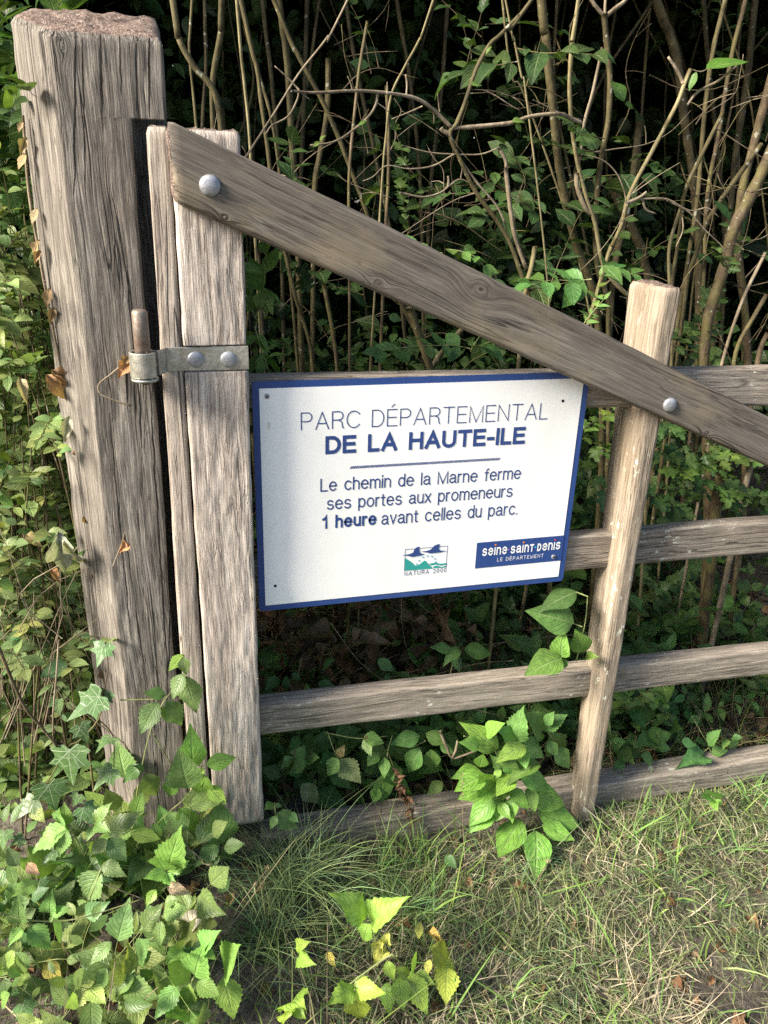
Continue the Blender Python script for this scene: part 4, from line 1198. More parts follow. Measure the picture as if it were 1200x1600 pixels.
thin = [([(1133, 0), (1116, 70), (1105, 140), (1098, 210), (1091, 297), (1084, 350), (1070, 437)], 1.0, 4.4, 'bark_olive'),
        ([(1165, 0), (1147, 70), (1137, 122), (1123, 210), (1109, 280), (1102, 350), (1100, 430)], 1.1, 4.2, 'bark_brown'),
        ([(1130, 175), (1095, 245), (1070, 301), (1062, 360)], .85, 3, 'bark_olive'), ([(1190, 225), (1130, 308), (1102, 353), (1088, 395), (1074, 437), (1066, 500)], .9, 3.8, 'bark_olive'),
        ([(1066, 320), (1060, 336), (1046, 385), (1046, 437), (1050, 520)], .9, 3, 'bark_pale'), ([(1198, 460), (1175, 500), (1150, 550), (1140, 640)], .6, 3.6, 'bark_brown'), ([(1196, 395), (1160, 470), (1130, 560), (1120, 620)], .65, 2.6, 'twig'),
        ([(1200, 520), (1185, 560), (1165, 700), (1160, 800)], .6, 4, 'bark_brown'), ([(1135, 690), (1120, 780), (1112, 880)], .5, 8, 'bark_brown'), ([(1180, 700), (1165, 760), (1150, 830)], .45, 5, 'twig'),
        ([(436, 0), (446, 70), (452, 140), (455, 210), (460, 276), (466, 400)], 1.3, 7.5, 'bark_olive'), ([(432, 10), (467, 88), (502, 154), (530, 217), (551, 273), (572, 329), (600, 420), (640, 500), (668, 560)], 1.0, 6.6, 'bark_olive'),
        ([(380, 18), (401, 105), (408, 158), (418, 231), (430, 330), (447, 402), (464, 472), (481, 525), (490, 583)], .9, 5.8, 'bark_olive'), ([(513, 91), (511, 175), (499, 245), (492, 290), (490, 400)], 1.2, 4.4, 'bark_olive'),
        ([(604, 133), (607, 210), (607, 280), (604, 332), (600, 420)], .9, 2.6, 'bark_brown'), ([(270, 0), (280, 60), (304, 105), (336, 147), (350, 240)], .9, 7, 'bark_olive'),
        ([(346, 0), (345, 52), (332, 133), (335, 240)], 1.1, 6, 'bark_olive'), ([(371, 14), (381, 122), (388, 190), (395, 300)], .75, 4.2, 'bark_pale'), ([(380, 10), (402, 105), (425, 190), (440, 300)], 1.0, 4.4, 'bark_olive'),
        ([(620, 0), (640, 120), (655, 260), (660, 400)], 1.7, 4, 'bark_dark'), ([(700, 0), (690, 140), (672, 300), (668, 420)], 1.9, 3.5, 'bark_dark'), ([(785, 0), (800, 120), (822, 155)], .8, 2.4, 'bark_pale'),
        ([(790, 0), (803, 60), (815, 120), (823, 155)], .5, 2.8, 'bark_pale'), ([(540, 0), (560, 120), (590, 260), (620, 420)], 1.5, 4.5, 'bark_dark'), ([(480, 0), (476, 140), (470, 280), (468, 420)], 1.8, 5, 'bark_dark'),
        ([(320, 0), (322, 100), (316, 200)], 1.4, 4, 'bark_dark'), ([(300, 0), (296, 80), (306, 190)], 1.0, 3, 'bark_olive'), ([(410, 0), (424, 120), (436, 260), (440, 400)], 1.6, 4, 'bark_dark'),
        ([(735, 500), (700, 540), (668, 590)], .8, 4, 'bark_dark'), ([(640, 480), (655, 525), (672, 575), (690, 640)], .7, 6.5, 'bark_olive'), ([(404, 390), (408, 480), (414, 580)], .8, 3, 'bark_brown'), ([(505, 440), (520, 520), (528, 590)], .9, 3.4, 'bark_brown'),
        ([(1000, 190), (985, 300), (960, 420), (950, 540)], 1.5, 5.5, 'bark_dark'), ([(950, 280), (985, 350), (1010, 420)], 1.6, 7, 'bark_dark'), ([(1180, 0), (1168, 120), (1150, 240), (1140, 340)], 1.6, 6.5, 'bark_dark'), ([(1100, 10), (1110, 130), (1130, 330)], 1.9, 5, 'bark_dark'),
        ([(836, 385), (830, 418), (822, 451), (815, 520)], .4, 4, 'bark_pale')]
for k, (p, Y, r, mt) in enumerate(thin):
    stem_thing('sapling', L_ST, p, Y, r, r * .95, MAT[mt], group=G_ST, seed=30 + k, up=p[0][1] < 30)
# more of the same kind filling the thicket
for k in range(26):
    x = rng.uniform(260, 1230); x = x if not (430 < x < 820 and k % 2) else x + 380; Y = rng.uniform(1.3, 3.6); ln = rng.normal(0, 75); bend = rng.normal(0, 34)
    p = [(x + ln, -5), (x + ln * .6 + bend, 140), (x + ln * .3 + bend * .6, 280), (x, 420), (x - ln * .2, 560)]
    stem_thing('sapling', L_ST, p, Y, rng.uniform(1.6, 3.8) / (1 + Y * .12), rng.uniform(1.8, 4.0) / (1 + Y * .12), MAT[['bark_dark', 'bark_olive', 'bark_dark', 'bark_brown'][k % 4]], group=G_ST, seed=100 + k)
# tangle of dead twigs
for k in range(90):
    x, y = rng.uniform(300, 1200), rng.uniform(60, 560); Y = rng.uniform(.4, 1.3); a = rng.uniform(-1.3, 1.3); L = rng.uniform(70, 230)
    q = [(x, y)]; 
    for i in range(4):
        a += rng.normal(0, .35); q.append((q[-1][0] + math.cos(a) * L / 4, q[-1][1] + math.sin(a) * L / 4))
    if k == 0: pass
    tb = Tubes(); P = wpath(q, Y); tb.add(P, mpx(rng.uniform(.5, 1.2), P[0]), mpx(.4, P[0]), k=5, sub=3, knob=.2, seed=k)
    for s_ in range(rng.integers(1, 4)):
        i = rng.integers(1, 4); e = P[i] + rng.standard_normal(3) * .05; tb.add([P[i], (P[i] + e) / 2 + .004, e], mpx(.8, P[0]), mpx(.4, P[0]), k=4, sub=2)
    o = tb.build('dead_twig', MAT['bark_brown'] if k % 3 else MAT['twig'])
    tag(o, 'thin dead twig caught among the stems of the thicket', 'twig', 'dead twigs in the thicket')


# ------------------------------------------------------------------ thicket mass, with an unseen canopy added to block the sky
def leaf_cloud(Lv, kind, n, fn, size, tint, jit=.25, face=.25, up=.8):
    p = fn(n); n = len(p)
    yd = norm(rng.standard_normal((n, 3)) * np.array([1, 1, .5]) + np.array([0, 0, -.35]))
    Lv.add(kind, p, yd, rand_z(n, face, up, .55), size * np.exp(rng.standard_normal(n) * .25), np.exp(rng.standard_normal(n) * .12), hsv(n, tint, jit))


def clumps(n, box, k, sig):
    c = np.stack([rng.uniform(*box[i], k) for i in range(3)], -1)
    return c[rng.integers(0, k, n)] + rng.standard_normal((n, 3)) * np.array(sig)


lv = Leaves()
leaf_cloud(lv, 'drop', 36000, lambda n: np.stack([rng.uniform(-4.5, 6.5, n), rng.uniform(3.6, 5.8, n), rng.uniform(-.3, 4.6, n)], -1), .25, (.022, .045, .012))  # back leaf tint darkened, putting the thicket's shade into the colour
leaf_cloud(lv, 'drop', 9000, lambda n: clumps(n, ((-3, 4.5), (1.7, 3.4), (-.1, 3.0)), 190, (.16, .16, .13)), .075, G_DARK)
leaf_cloud(lv, 'drop', 16000, lambda n: np.stack([rng.uniform(-4.5, 6, n), rng.uniform(.9, 5.5, n), 2.75 + rng.uniform(0, 1.1, n) + .12 * rng.standard_normal(n)], -1), .22, (.035, .07, .018), face=.1)  # overhead leaves added out of view to keep skylight off the stems
leaf_cloud(lv, 'drop', 4500, lambda n: np.stack([rng.uniform(3.2, 5.0, n), rng.uniform(.5, 4, n), rng.uniform(-.2, 3.4, n)], -1), .22, (.022, .045, .012))  # leaf walls on either side, added to shut out light
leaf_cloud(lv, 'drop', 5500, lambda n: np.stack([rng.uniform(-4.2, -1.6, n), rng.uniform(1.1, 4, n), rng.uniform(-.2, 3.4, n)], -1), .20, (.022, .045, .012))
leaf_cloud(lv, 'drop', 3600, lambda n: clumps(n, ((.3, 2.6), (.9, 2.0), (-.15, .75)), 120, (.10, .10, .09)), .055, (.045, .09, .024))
o = lv.build('thicket_foliage', MAT['small']); tag(o, 'mass of leaves closing the thicket, tinted dark as shade, with an added unseen canopy above', 'foliage', kind='stuff')

# leafy sprays among the stems
G_SP = 'leafy sprays among the thicket stems'
for k in range(46):
    x = rng.uniform(380, 1200); y = rng.uniform(20, 620) if k % 3 else rng.uniform(380, 620)
    if x < 620 and y < 330 and k % 2: x += 350
    Y = rng.uniform(.55, 1.7)
    p = at(x, y, Y); lv, tb = Leaves(), Tubes()
    kind, size, tint = [('oval', .052, (.042, .085, .022)), ('haw', .045, (.05, .098, .024)), ('dogwood', .070, (.038, .08, .022)), ('oval', .060, (.034, .075, .02))][k % 4]
    t = thing('leafy_spray', 'small spray of dark green leaves among the shaded stems', 'branch', p, G_SP)
    for s_ in range(rng.integers(1, 3)):
        shoot(lv, tb, p + rng.standard_normal(3) * .03, (rng.uniform(-1, 1), rng.uniform(-.6, .2), rng.uniform(-.1, .7)), rng.uniform(.14, .34), rng.integers(4, 8), kind, size, tint, r=.0016)
    tb.build('twig', MAT['bark_brown'], t); lv.build('foliage', MAT['dogwood'] if kind == 'dogwood' else MAT['small'], t)


def spray(name, label, cat, px, Y, specs, kind, size, tint, mat='dogwood', stem='greenstem', group=None, r=.0016, grav=.5, face=.55):
    """specs: list of (dirx, diry, dirz, length, n)"""
    p = at(*px, Y); t = thing(name, label, cat, p, group); lv, tb = Leaves(), Tubes()
    for (a, b, c, L, n) in specs:
        shoot(lv, tb, p + rng.standard_normal(3) * .008, (a, b, c), L, n, kind, size, tint, r=r, gravity=grav, face=face)
    tb.build('stem', MAT[stem], t); lv.build('foliage', MAT[mat], t); return t


spray('leafy_branch', 'bright five leaflet spray above the brace right of centre', 'branch', (700, 392), .42, [(-.5, -.2, .1, .10, 4), (.4, -.2, .05, .10, 4)], 'oval', .048, (.14, .27, .06), 'small')
spray('leafy_branch', 'green leaf cluster above the brace just left of the cut upright', 'branch', (925, 428), .36, [(-.9, -.1, .1, .17, 5), (.9, -.1, .05, .15, 4)], 'oval', .062, (.085, .19, .045), 'small')
spray('leafy_branch', 'small pale cleavers tuft poking above the brace near the upright', 'branch', (915, 505), .30, [(0, 0, 1, .11, 5), (.4, 0, 1, .07, 4)], 'lance', .028, (.17, .28, .07), 'small')
spray('leafy_branch', 'small lit leaf cluster beside the stile under the brace', 'branch', (398, 505), .16, [(-.2, -.1, 1, .15, 5), (.35, -.1, .9, .12, 4), (.2, -.2, -.8, .16, 5), (-.1, -.1, -.9, .2, 5)], 'oval', .05, (.14, .25, .05), 'small')
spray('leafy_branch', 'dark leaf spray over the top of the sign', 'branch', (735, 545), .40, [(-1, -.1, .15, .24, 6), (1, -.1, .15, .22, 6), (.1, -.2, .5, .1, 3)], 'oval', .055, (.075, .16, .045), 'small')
for k, (x, y, Y) in enumerate([(1010, 690, .40), (1060, 735, .36), (1100, 700, .5), (905, 680, .3), (1040, 650, .55), (1110, 770, .4), (1170, 690, .5), (915, 750, .25), (1060, 790, .3)]):
    spray('hawthorn_sprig', 'lobed hawthorn leaves hanging behind the rails right of the sign', 'plant', (x, y), Y, [(rng.uniform(-1, 1), -.3, rng.uniform(-.3, .5), .17, 6), (rng.uniform(-1, 1), -.3, .3, .13, 5), (.5, -.3, -.3, .15, 5)], 'haw', .042,
          (.12, .22, .045) if k in (1, 3) else (.07, .14, .035), 'small', 'bark_brown', group='hawthorn sprigs behind the right rails', r=.001)
# undergrowth behind the rails: many low shoots, uncountable
lv, tb = Leaves(), Tubes()
for k in range(380):
    x = rng.uniform(-.1, 1.9); y = rng.uniform(.30, 1.5); z = float(gz(x, y))
    if k < 50: x, y = rng.uniform(.03, 1.4), rng.uniform(.17, .36)
    kind, size, tint, = [('dogwood', .080, (.060, .13, .030)), ('bramble', .065, (.050, .105, .030)), ('oval', .05, (.055, .12, .03)), ('bramble', .055, (.065, .12, .035))][k % 4]
    shoot(lv, tb, (x, y, z), (rng.uniform(-.7, .7), rng.uniform(-.8, .3) if k >= 50 else rng.uniform(-.1, .4), 1), rng.uniform(.12, .42 if k >= 50 else .28), rng.integers(4, 7), kind, size * .9, np.array(tint) * (2.0 if k < 50 else 1.25), r=.0016, gravity=1.2)  # front row tinted brighter to offset the gate's shade
o = lv.build('undergrowth', MAT['dogwood']); tag(o, 'low dark leafy undergrowth behind the lower rails', 'undergrowth', kind='stuff')
o = tb.build('undergrowth_stems', MAT['bark_brown']); tag(o, 'thin stems of the undergrowth behind the lower rails', 'stems', kind='stuff')
# dry litter and brush behind
lv = Leaves()
n = 2600; x = rng.uniform(-.3, 2.2, n); y = rng.uniform(.15, 2.2, n); z = gz(x, y) + rng.uniform(.0, .03, n)
lv.add('dry', np.stack([x, y, z], -1), rng.standard_normal((n, 3)) * [1, 1, .3], rand_z(n, .2, .9, .6), .045 * np.exp(rng.standard_normal(n) * .3), np.ones(n), hsv(n, (.12, .080, .045), .35))
n = 420; x = rng.uniform(.05, .62, n); y = rng.uniform(.3, .75, n); z = gz(x, y) + rng.uniform(.02, .42, n)
lv.add('dry', np.stack([x, y, z], -1), rng.standard_normal((n, 3)) * [1, 1, .6], rand_z(n, .5, .5, .7), .05 * np.exp(rng.standard_normal(n) * .3), np.ones(n), hsv(n, (.12, .078, .045), .3))
n = 260; x = rng.uniform(-.7, 1.3, n); y = rng.uniform(-1.0, .1, n); z = gz(x, y) + .004
lv.add('dry', np.stack([x, y, z], -1), rng.standard_normal((n, 3)) * [1, 1, .2], rand_z(n, .1, .9, .4), .034 * np.exp(rng.standard_normal(n) * .3), np.ones(n), hsv(n, (.19, .11, .06), .3))
o = lv.build('leaf_litter', MAT['dry']); tag(o, 'brown withered leaves lying on the ground', 'leaf litter', kind='stuff')
tb = Tubes()
for k in range(46):
    p = np.array([rng.uniform(.0, .8), rng.uniform(.25, .8), rng.uniform(-.05, .12)]); d = norm(np.array([[rng.normal(0, 1), rng.normal(0, .4), rng.uniform(-.1, .8)]]))[0]; L = rng.uniform(.15, .5)
    tb.add([p, p + d * L * .5 + rng.standard_normal(3) * .02, p + d * L], .0016, .0008, k=5, sub=3)
o = tb.build('dry_brush', MAT['twig']); tag(o, 'dry fallen twigs in the shade under the sign', 'twigs', kind='stuff')

# ------------------------------------------------------------------ hedge left of the post
hedge = [('tall dark leafy shrub at the upper left edge beside the post', [(-40, 60), (30, 90), (-30, 180), (20, 260), (-20, 330), (30, 330)], 'oval', .058, (.085, .16, .04), 30, (.25, .6)),
         ('small leaved lime green shrub at the left edge, middle height', [(-30, 420), (20, 450), (50, 520), (0, 560), (60, 620), (20, 680), (80, 720), (-30, 640), (60, 560), (30, 400)], 'oval', .033, (.20, .275, .095), 130, (.17, .5)),
         ('tangled fine leaved shrub with dry stalks left of the post foot', [(20, 780), (70, 800), (100, 860), (10, 880), (60, 930), (110, 960), (20, 980), (-30, 860), (80, 1000)], 'oval', .031, (.195, .265, .10), 95, (.14, .4))]
for lab, pts, kind, size, tint, ns, (ya, yb) in hedge:
    base = atz(*pts[len(pts) // 2], 0); base = at(*pts[0], .35); t = thing('shrub', lab, 'shrub', (base[0], .3, float(gz(base[0], .3))))
    lv, tb = Leaves(), Tubes()
    for k in range(ns):
        c = pts[rng.integers(len(pts))]; Y = rng.uniform(ya, yb); p = at(c[0] + rng.normal(0, 22), c[1] + rng.normal(0, 32), Y)
        p = p + np.array([0, .05, -.06])
        shoot(lv, tb, p, (rng.uniform(-.6, .5), rng.uniform(-1, .1), rng.uniform(.0, 1)), rng.uniform(.12, .3), rng.integers(5, 10), kind, size * rng.uniform(.8, 1.25), np.array(tint) * rng.uniform(.7, 1.25), r=.0012, gravity=.8, face=.5)
    for k in range(ns // 3):        # woody stems rising from the ground
        c = pts[rng.integers(len(pts))]; p = at(c[0], c[1], rng.uniform(ya, yb)); g = np.array([p[0] + rng.normal(0, .12), p[1] + rng.normal(.05, .08), float(gz(p[0], p[1]))])
        tb.add([g, (g + p) / 2 + rng.standard_normal(3) * .03, p + rng.standard_normal(3) * .02], .0028, .0012, k=5, sub=3)
    tb.build('stem', MAT['bark_brown'], t); lv.build('foliage', MAT['small'], t)
# deep filler behind the hedge so it is not see-through
lv = Leaves()
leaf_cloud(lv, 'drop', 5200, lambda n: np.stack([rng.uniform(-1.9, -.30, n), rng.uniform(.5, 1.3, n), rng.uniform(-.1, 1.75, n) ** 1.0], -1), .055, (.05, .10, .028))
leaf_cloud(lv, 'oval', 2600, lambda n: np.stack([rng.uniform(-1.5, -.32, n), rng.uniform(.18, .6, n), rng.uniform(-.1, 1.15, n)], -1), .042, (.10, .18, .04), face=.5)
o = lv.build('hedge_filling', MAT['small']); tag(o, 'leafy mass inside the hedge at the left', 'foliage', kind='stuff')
# dry stalks leaning across the hedge foot
for k in range(26):
    x, y = rng.uniform(-20, 105), rng.uniform(900, 1080); Y = rng.uniform(.04, .2); p = at(x, y, Y); g = p + np.array([rng.normal(0, .08), rng.normal(0, .03), -rng.uniform(.1, .3)]); e = p + np.array([rng.normal(0, .09), rng.normal(-.02, .03), rng.uniform(.05, .16)])
    tb = Tubes(); tb.add([g, p, e], .0013, .0008, k=5, sub=3); o = tb.build('dry_stalk', MAT['twig'])
    tag(o, 'thin dry stalk leaning in the tangle left of the post foot', 'stalk', 'dry stalks left of the post')
tb = Tubes(); tb.add(wpath([c7(-10, 20), c7(60, 190), c7(110, 290), c7(170, 360), c7(240, 445)], -.10), .0032, .0022, k=6); tb.add(wpath([c7(0, 340), c7(60, 290), c7(110, 290)], -.10), .0016, .001, k=5)
o = tb.build('bramble_cane', MAT['bark_brown']); tag(o, 'reddish arching bramble cane above the ivy at the lower left', 'cane')
tb = Tubes(); tb.add(wpath([c7(245, 0), c7(235, 150), c7(222, 300), c7(222, 400)], -.08), .0016, .0018, k=6)
o = tb.build('dry_stalk', MAT['twig']); tag(o, 'straight pale dry stem standing upright over the ivy at the lower left', 'stem')


# ------------------------------------------------------------------ traced foreground plants
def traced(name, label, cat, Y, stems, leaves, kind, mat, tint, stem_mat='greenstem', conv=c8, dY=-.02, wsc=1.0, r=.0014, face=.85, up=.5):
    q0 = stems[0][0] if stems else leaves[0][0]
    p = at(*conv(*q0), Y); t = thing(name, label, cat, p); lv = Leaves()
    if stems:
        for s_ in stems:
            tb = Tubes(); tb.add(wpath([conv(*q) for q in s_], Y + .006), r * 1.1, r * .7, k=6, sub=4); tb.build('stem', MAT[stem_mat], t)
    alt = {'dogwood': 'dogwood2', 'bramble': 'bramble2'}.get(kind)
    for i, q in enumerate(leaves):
        ti = np.array(q[2] if len(q) > 2 else np.array(tint) * rng.uniform(.85, 1.18)) * (1.3 if Y < .02 else 1.6)  # leaf tint raised to make up for missing sun, more behind the gate
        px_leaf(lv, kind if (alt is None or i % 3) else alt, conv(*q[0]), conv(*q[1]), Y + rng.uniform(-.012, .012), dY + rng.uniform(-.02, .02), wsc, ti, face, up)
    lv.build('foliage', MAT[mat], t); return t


LIVY = [((430, 225), (275, 335)), ((290, 440), (295, 620)), ((200, 590), (235, 720)), ((475, 530), (380, 625)), ((470, 400), (395, 460)), ((150, 660), (70, 745)), ((440, 10), (400, 115)), ((330, 350), (370, 440)), ((20, 790), (10, 880)), ((450, 210), (420, 290)),
        ((100, 820), (30, 860)), ((230, 870), (170, 940)), ((340, 690), (400, 780)), ((90, 1510), (140, 1600)), ((250, 1460), (330, 1540)), ((330, 640), (300, 700)), ((160, 1000), (200, 1060)), ((30, 1080), (-10, 1170)), ((170, 1480), (130, 1400))]
traced('ivy_plant', 'ivy with large pale veined lobed leaves at the foot of the gate post', 'ivy', -.10,
       [[(430, 225), (410, 330), (330, 420), (290, 440), (240, 520), (200, 590), (150, 660), (60, 760)], [(410, 330), (470, 400), (475, 530)], [(440, 10), (450, 120), (430, 225)]], LIVY, 'ivy', 'ivy', G_IVY, 'bark_brown', c7, wsc=1.05)
traced('bramble_shoot', 'bramble shoot climbing the front of the post beside the narrow plank', 'bramble', -.045,
       [[(765, 60), (770, 140), (720, 210), (680, 260), (630, 370), (595, 510), (570, 640), (565, 730)], [(500, 250), (600, 248), (690, 245)]],
       [((765, 60), (700, 125), G_LIME), ((762, 70), (775, 150)), ((765, 140), (712, 245)), ((775, 150), (815, 315)), ((690, 230), (598, 215), (.06, .12, .03)), ((660, 260), (575, 392)), ((690, 255), (770, 368)), ((660, 280), (690, 330), G_LIME), ((600, 560), (660, 660)),
        ((590, 520), (500, 590), (.06, .12, .03)), ((600, 540), (560, 520), (.06, .12, .03))], 'bramble', 'bramble', (.13, .21, .075), conv=c7)
traced('dogwood_sprig', 'dogwood sprig with oval leaves in front of the stile foot', 'dogwood', -.05,
       [[(840, 525), (805, 610), (770, 660), (700, 720), (650, 770)], [(640, 395), (690, 480), (735, 560)], [(770, 510), (840, 525)]],
       [((805, 535), (800, 418), None or (.14, .26, .05)), ((860, 520), (982, 490), (.13, .24, .045)), ((848, 530), (800, 630), (.15, .27, .05)), ((850, 560), (832, 715), (.14, .25, .05)), ((865, 610), (942, 680), (.16, .27, .05)), ((720, 570), (700, 672), (.09, .19, .04)),
        ((745, 700), (830, 820), (.15, .25, .05)), ((720, 720), (740, 780), (.14, .24, .05)), ((640, 760), (660, 850), (.09, .17, .04)), ((550, 720), (600, 800), (.08, .16, .035)), ((770, 570), (745, 600), (.08, .16, .035)), ((620, 850), (545, 900), (.06, .13, .03)), ((700, 860), (790, 880), (.07, .14, .03))], 'dogwood', 'dogwood', G_DOG, conv=c7)
traced('bramble_shoot', 'three leaved bramble at the corner of the stile and sill', 'bramble', -.08, [[(930, 855), (915, 900), (900, 960)]], [((930, 855), (918, 722)), ((932, 865), (1018, 848)), ((930, 870), (962, 935)), ((915, 850), (805, 935)), ((900, 880), (880, 960))], 'bramble', 'bramble', (.085, .16, .05), conv=c7)
traced('bramble_shoot', 'broad greyish bramble leaves below the ivy left of the post foot', 'bramble', -.16, [[(455, 825), (425, 940), (380, 1060), (340, 1130)]], [((455, 812), (543, 722)), ((450, 825), (530, 925)), ((445, 830), (372, 895)), ((425, 930), (505, 975)), ((420, 960), (328, 1110))], 'bramble', 'bramble', (.115, .18, .07), conv=c7)
traced('bramble_shoot', 'bright pleated bramble leaves under the ivy near the left edge', 'bramble', -.17, [[(280, 770), (320, 830), (350, 900)], [(390, 770), (370, 850), (350, 900)]], [((285, 775), (105, 862)), ((280, 790), (240, 905)), ((275, 770), (265, 690)), ((390, 770), (432, 685)), ((395, 772), (448, 790)), ((390, 775), (358, 838)), ((270, 780), (210, 740))], 'bramble', 'bramble', (.17, .28, .08), conv=c7)
traced('bramble_shoot', 'bright young bramble leaves in front of the post foot', 'bramble', -.18, [[(700, 965), (720, 1060), (740, 1150)]], [((702, 960), (714, 848)), ((706, 965), (785, 920)), ((695, 975), (602, 985)), ((680, 985), (715, 1000)), ((650, 1040), (605, 1110)), ((690, 960), (650, 900))], 'bramble', 'bramble', (.15, .28, .06), conv=c7)
traced('bramble_shoot', 'wide toothed bramble leaves beside bare soil at the lower left', 'bramble', -.24, [[(670, 1155), (640, 1240), (480, 1330), (290, 1600)]], [((662, 1150), (582, 1205)), ((680, 1140), (768, 1118)), ((672, 1170), (655, 1285)), ((640, 1110), (590, 1150), (.08, .17, .05)), ((685, 1100), (745, 1075))], 'bramble', 'bramble', (.15, .24, .08), conv=c7)
traced('bramble_shoot', 'large green bramble with many leaflets at the bottom edge left of centre', 'bramble', -.40, [[(800, 1420), (850, 1330), (870, 1250)], [(800, 1420), (790, 1500), (780, 1600)], [(940, 1400), (910, 1500), (890, 1600)]],
       [((790, 1420), (697, 1335)), ((812, 1400), (832, 1295)), ((820, 1425), (915, 1485)), ((745, 1435), (637, 1578)), ((785, 1430), (795, 1545)), ((935, 1390), (965, 1278)), ((935, 1400), (975, 1590)), ((780, 1540), (695, 1562)), ((800, 1545), (835, 1610)), ((850, 1290), (900, 1330)), ((840, 1290), (880, 1220)),
        ((760, 1290), (700, 1330)), ((800, 1560), (770, 1620))], 'bramble', 'bramble', (.13, .24, .055), conv=c7)
traced('bramble_shoot', 'mid green bramble leaves between bare soil and the bottom edge', 'bramble', -.36, [[(570, 1335), (560, 1430), (520, 1540)], [(460, 1260), (480, 1330)]], [((572, 1335), (592, 1258)), ((562, 1345), (487, 1430)), ((582, 1375), (645, 1425)), ((465, 1258), (365, 1350)), ((445, 1365), (400, 1475)), ((560, 1400), (470, 1480)), ((600, 1440), (640, 1520)), ((590, 1300), (620, 1370))], 'bramble', 'bramble', (.125, .21, .065), conv=c7)
traced('bramble_shoot', 'rounded bramble leaves at the left edge near the bottom', 'bramble', -.36, [[(95, 1160), (150, 1230), (180, 1320)], [(0, 1140), (150, 1170), (330, 1160), (590, 1080)]], [((160, 1010), (58, 1040)), ((120, 1190), (215, 1290)), ((95, 1200), (30, 1265)), ((60, 1290), (10, 1380)), ((60, 1310), (80, 1425)), ((210, 1140), (200, 1075)), ((215, 1145), (285, 1110)), ((215, 1150), (210, 1180)), ((130, 1080), (195, 1030), (.07, .14, .06)), ((30, 1380), (90, 1400)),
        ((40, 1470), (-10, 1540)), ((90, 1180), (60, 1100), (.08, .16, .05))], 'bramble', 'bramble', (.14, .24, .06), conv=c7)
traced('bramble_shoot', 'yellow green three leaved bramble in the grass, centre bottom', 'bramble', -.30, [[(520, 1170), (560, 1210), (600, 1250)]], [((512, 1160), (432, 1065)), ((535, 1183), (618, 1083)), ((525, 1180), (490, 1268))], 'bramble', 'bramble', (.20, .33, .06), conv=c8, face=.8)
traced('bramble_shoot', 'withered yellow bramble leaves curling beside the yellow green three leaved one', 'bramble', -.31, [[(610, 1215), (590, 1290), (600, 1320)], [(760, 1190), (780, 1250)]], [((605, 1215), (590, 1300)), ((585, 1250), (535, 1345)), ((600, 1290), (560, 1340)), ((740, 1175), (725, 1250)), ((770, 1215), (830, 1250), (.38, .28, .08)), ((780, 1330), (760, 1400)), ((350, 1300), (380, 1360), (.4, .32, .08))], 'dry', 'dry', (.40, .42, .11), conv=c8)
traced('bramble_shoot', 'pair of broad yellowing bramble leaves at the bottom centre', 'bramble', -.37, [[(785, 1290), (800, 1360), (780, 1450)]], [((785, 1282), (890, 1352)), ((850, 1360), (845, 1515)), ((800, 1350), (900, 1420))], 'bramble', 'bramble', (.30, .34, .05), conv=c8, face=.8, wsc=1.15)
traced('bramble_shoot', 'spreading fresh green bramble cluster at the bottom centre', 'bramble', -.38, [[(700, 1385), (640, 1330), (600, 1320)], [(700, 1385), (690, 1500)]], [((690, 1385), (770, 1562)), ((710, 1400), (795, 1425)), ((690, 1400), (640, 1370)), ((600, 1425), (600, 1565)), ((650, 1400), (668, 1550)), ((600, 1335), (625, 1425)), ((700, 1390), (640, 1480)), ((720, 1360), (700, 1330))], 'bramble', 'bramble', (.22, .34, .06), conv=c8, face=.8)
traced('bramble_shoot', 'bramble sprig on a long grey cane at the bottom edge right of the tussock', 'bramble', -.42, [[(640, 1315), (600, 1320), (450, 1430), (380, 1490), (250, 1610)], [(465, 1455), (440, 1440)]], [((462, 1450), (388, 1485)), ((468, 1450), (575, 1468)), ((465, 1470), (492, 1610)), ((460, 1440), (520, 1400)), ((440, 1470), (385, 1510))], 'bramble', 'bramble', (.26, .38, .06), conv=c8, face=.8, r=.002)
traced('bramble_shoot', 'tiny bramble seedling at the bottom edge left of centre', 'bramble', -.42, [[(203, 1525), (205, 1470), (205, 1290)]], [((202, 1522), (194, 1435)), ((203, 1526), (172, 1585)), ((207, 1530), (258, 1575)), ((200, 1540), (148, 1560)), ((230, 1320), (270, 1345)), ((220, 1280), (260, 1260))], 'bramble', 'bramble', (.22, .34, .06), conv=c8)
# the big dogwood sprig arching over the sill
LD = [((1060, 455), (965, 372)), ((1010, 395), (1062, 345)), ((985, 438), (918, 425)), ((990, 545), (888, 560)), ((1010, 560), (890, 615)), ((1045, 600), (905, 655)), ((1040, 650), (985, 560)), ((1050, 655), (935, 770)), ((1065, 675), (1110, 745)), ((985, 530), (1000, 478)), ((1050, 700), (940, 795)), ((1075, 540), (1040, 580), G_LIME)]
LD = [(tuple(np.array(c8(*b))), tuple(np.array(c8(*t_))), *r_) for b, t_, *r_ in LD] + \
     [(c9(*b), c9(*t_)) for b, t_ in [((75, 545), (245, 612)), ((105, 630), (288, 684)), ((160, 720), (345, 775)), ((178, 768), (318, 832)), ((155, 795), (163, 975)), ((90, 745), (-5, 905)), ((55, 650), (45, 755)), ((60, 560), (-10, 640)), ((30, 660), (-20, 760)), ((60, 770), (20, 850)), ((40, 620), (130, 700))]]
LD = [(q[0], q[1], (q[2] if len(q) > 2 else np.array((.135, .265, .045)) * rng.uniform(.85, 1.15))) for q in LD]
ident = lambda x, y: (x, y)
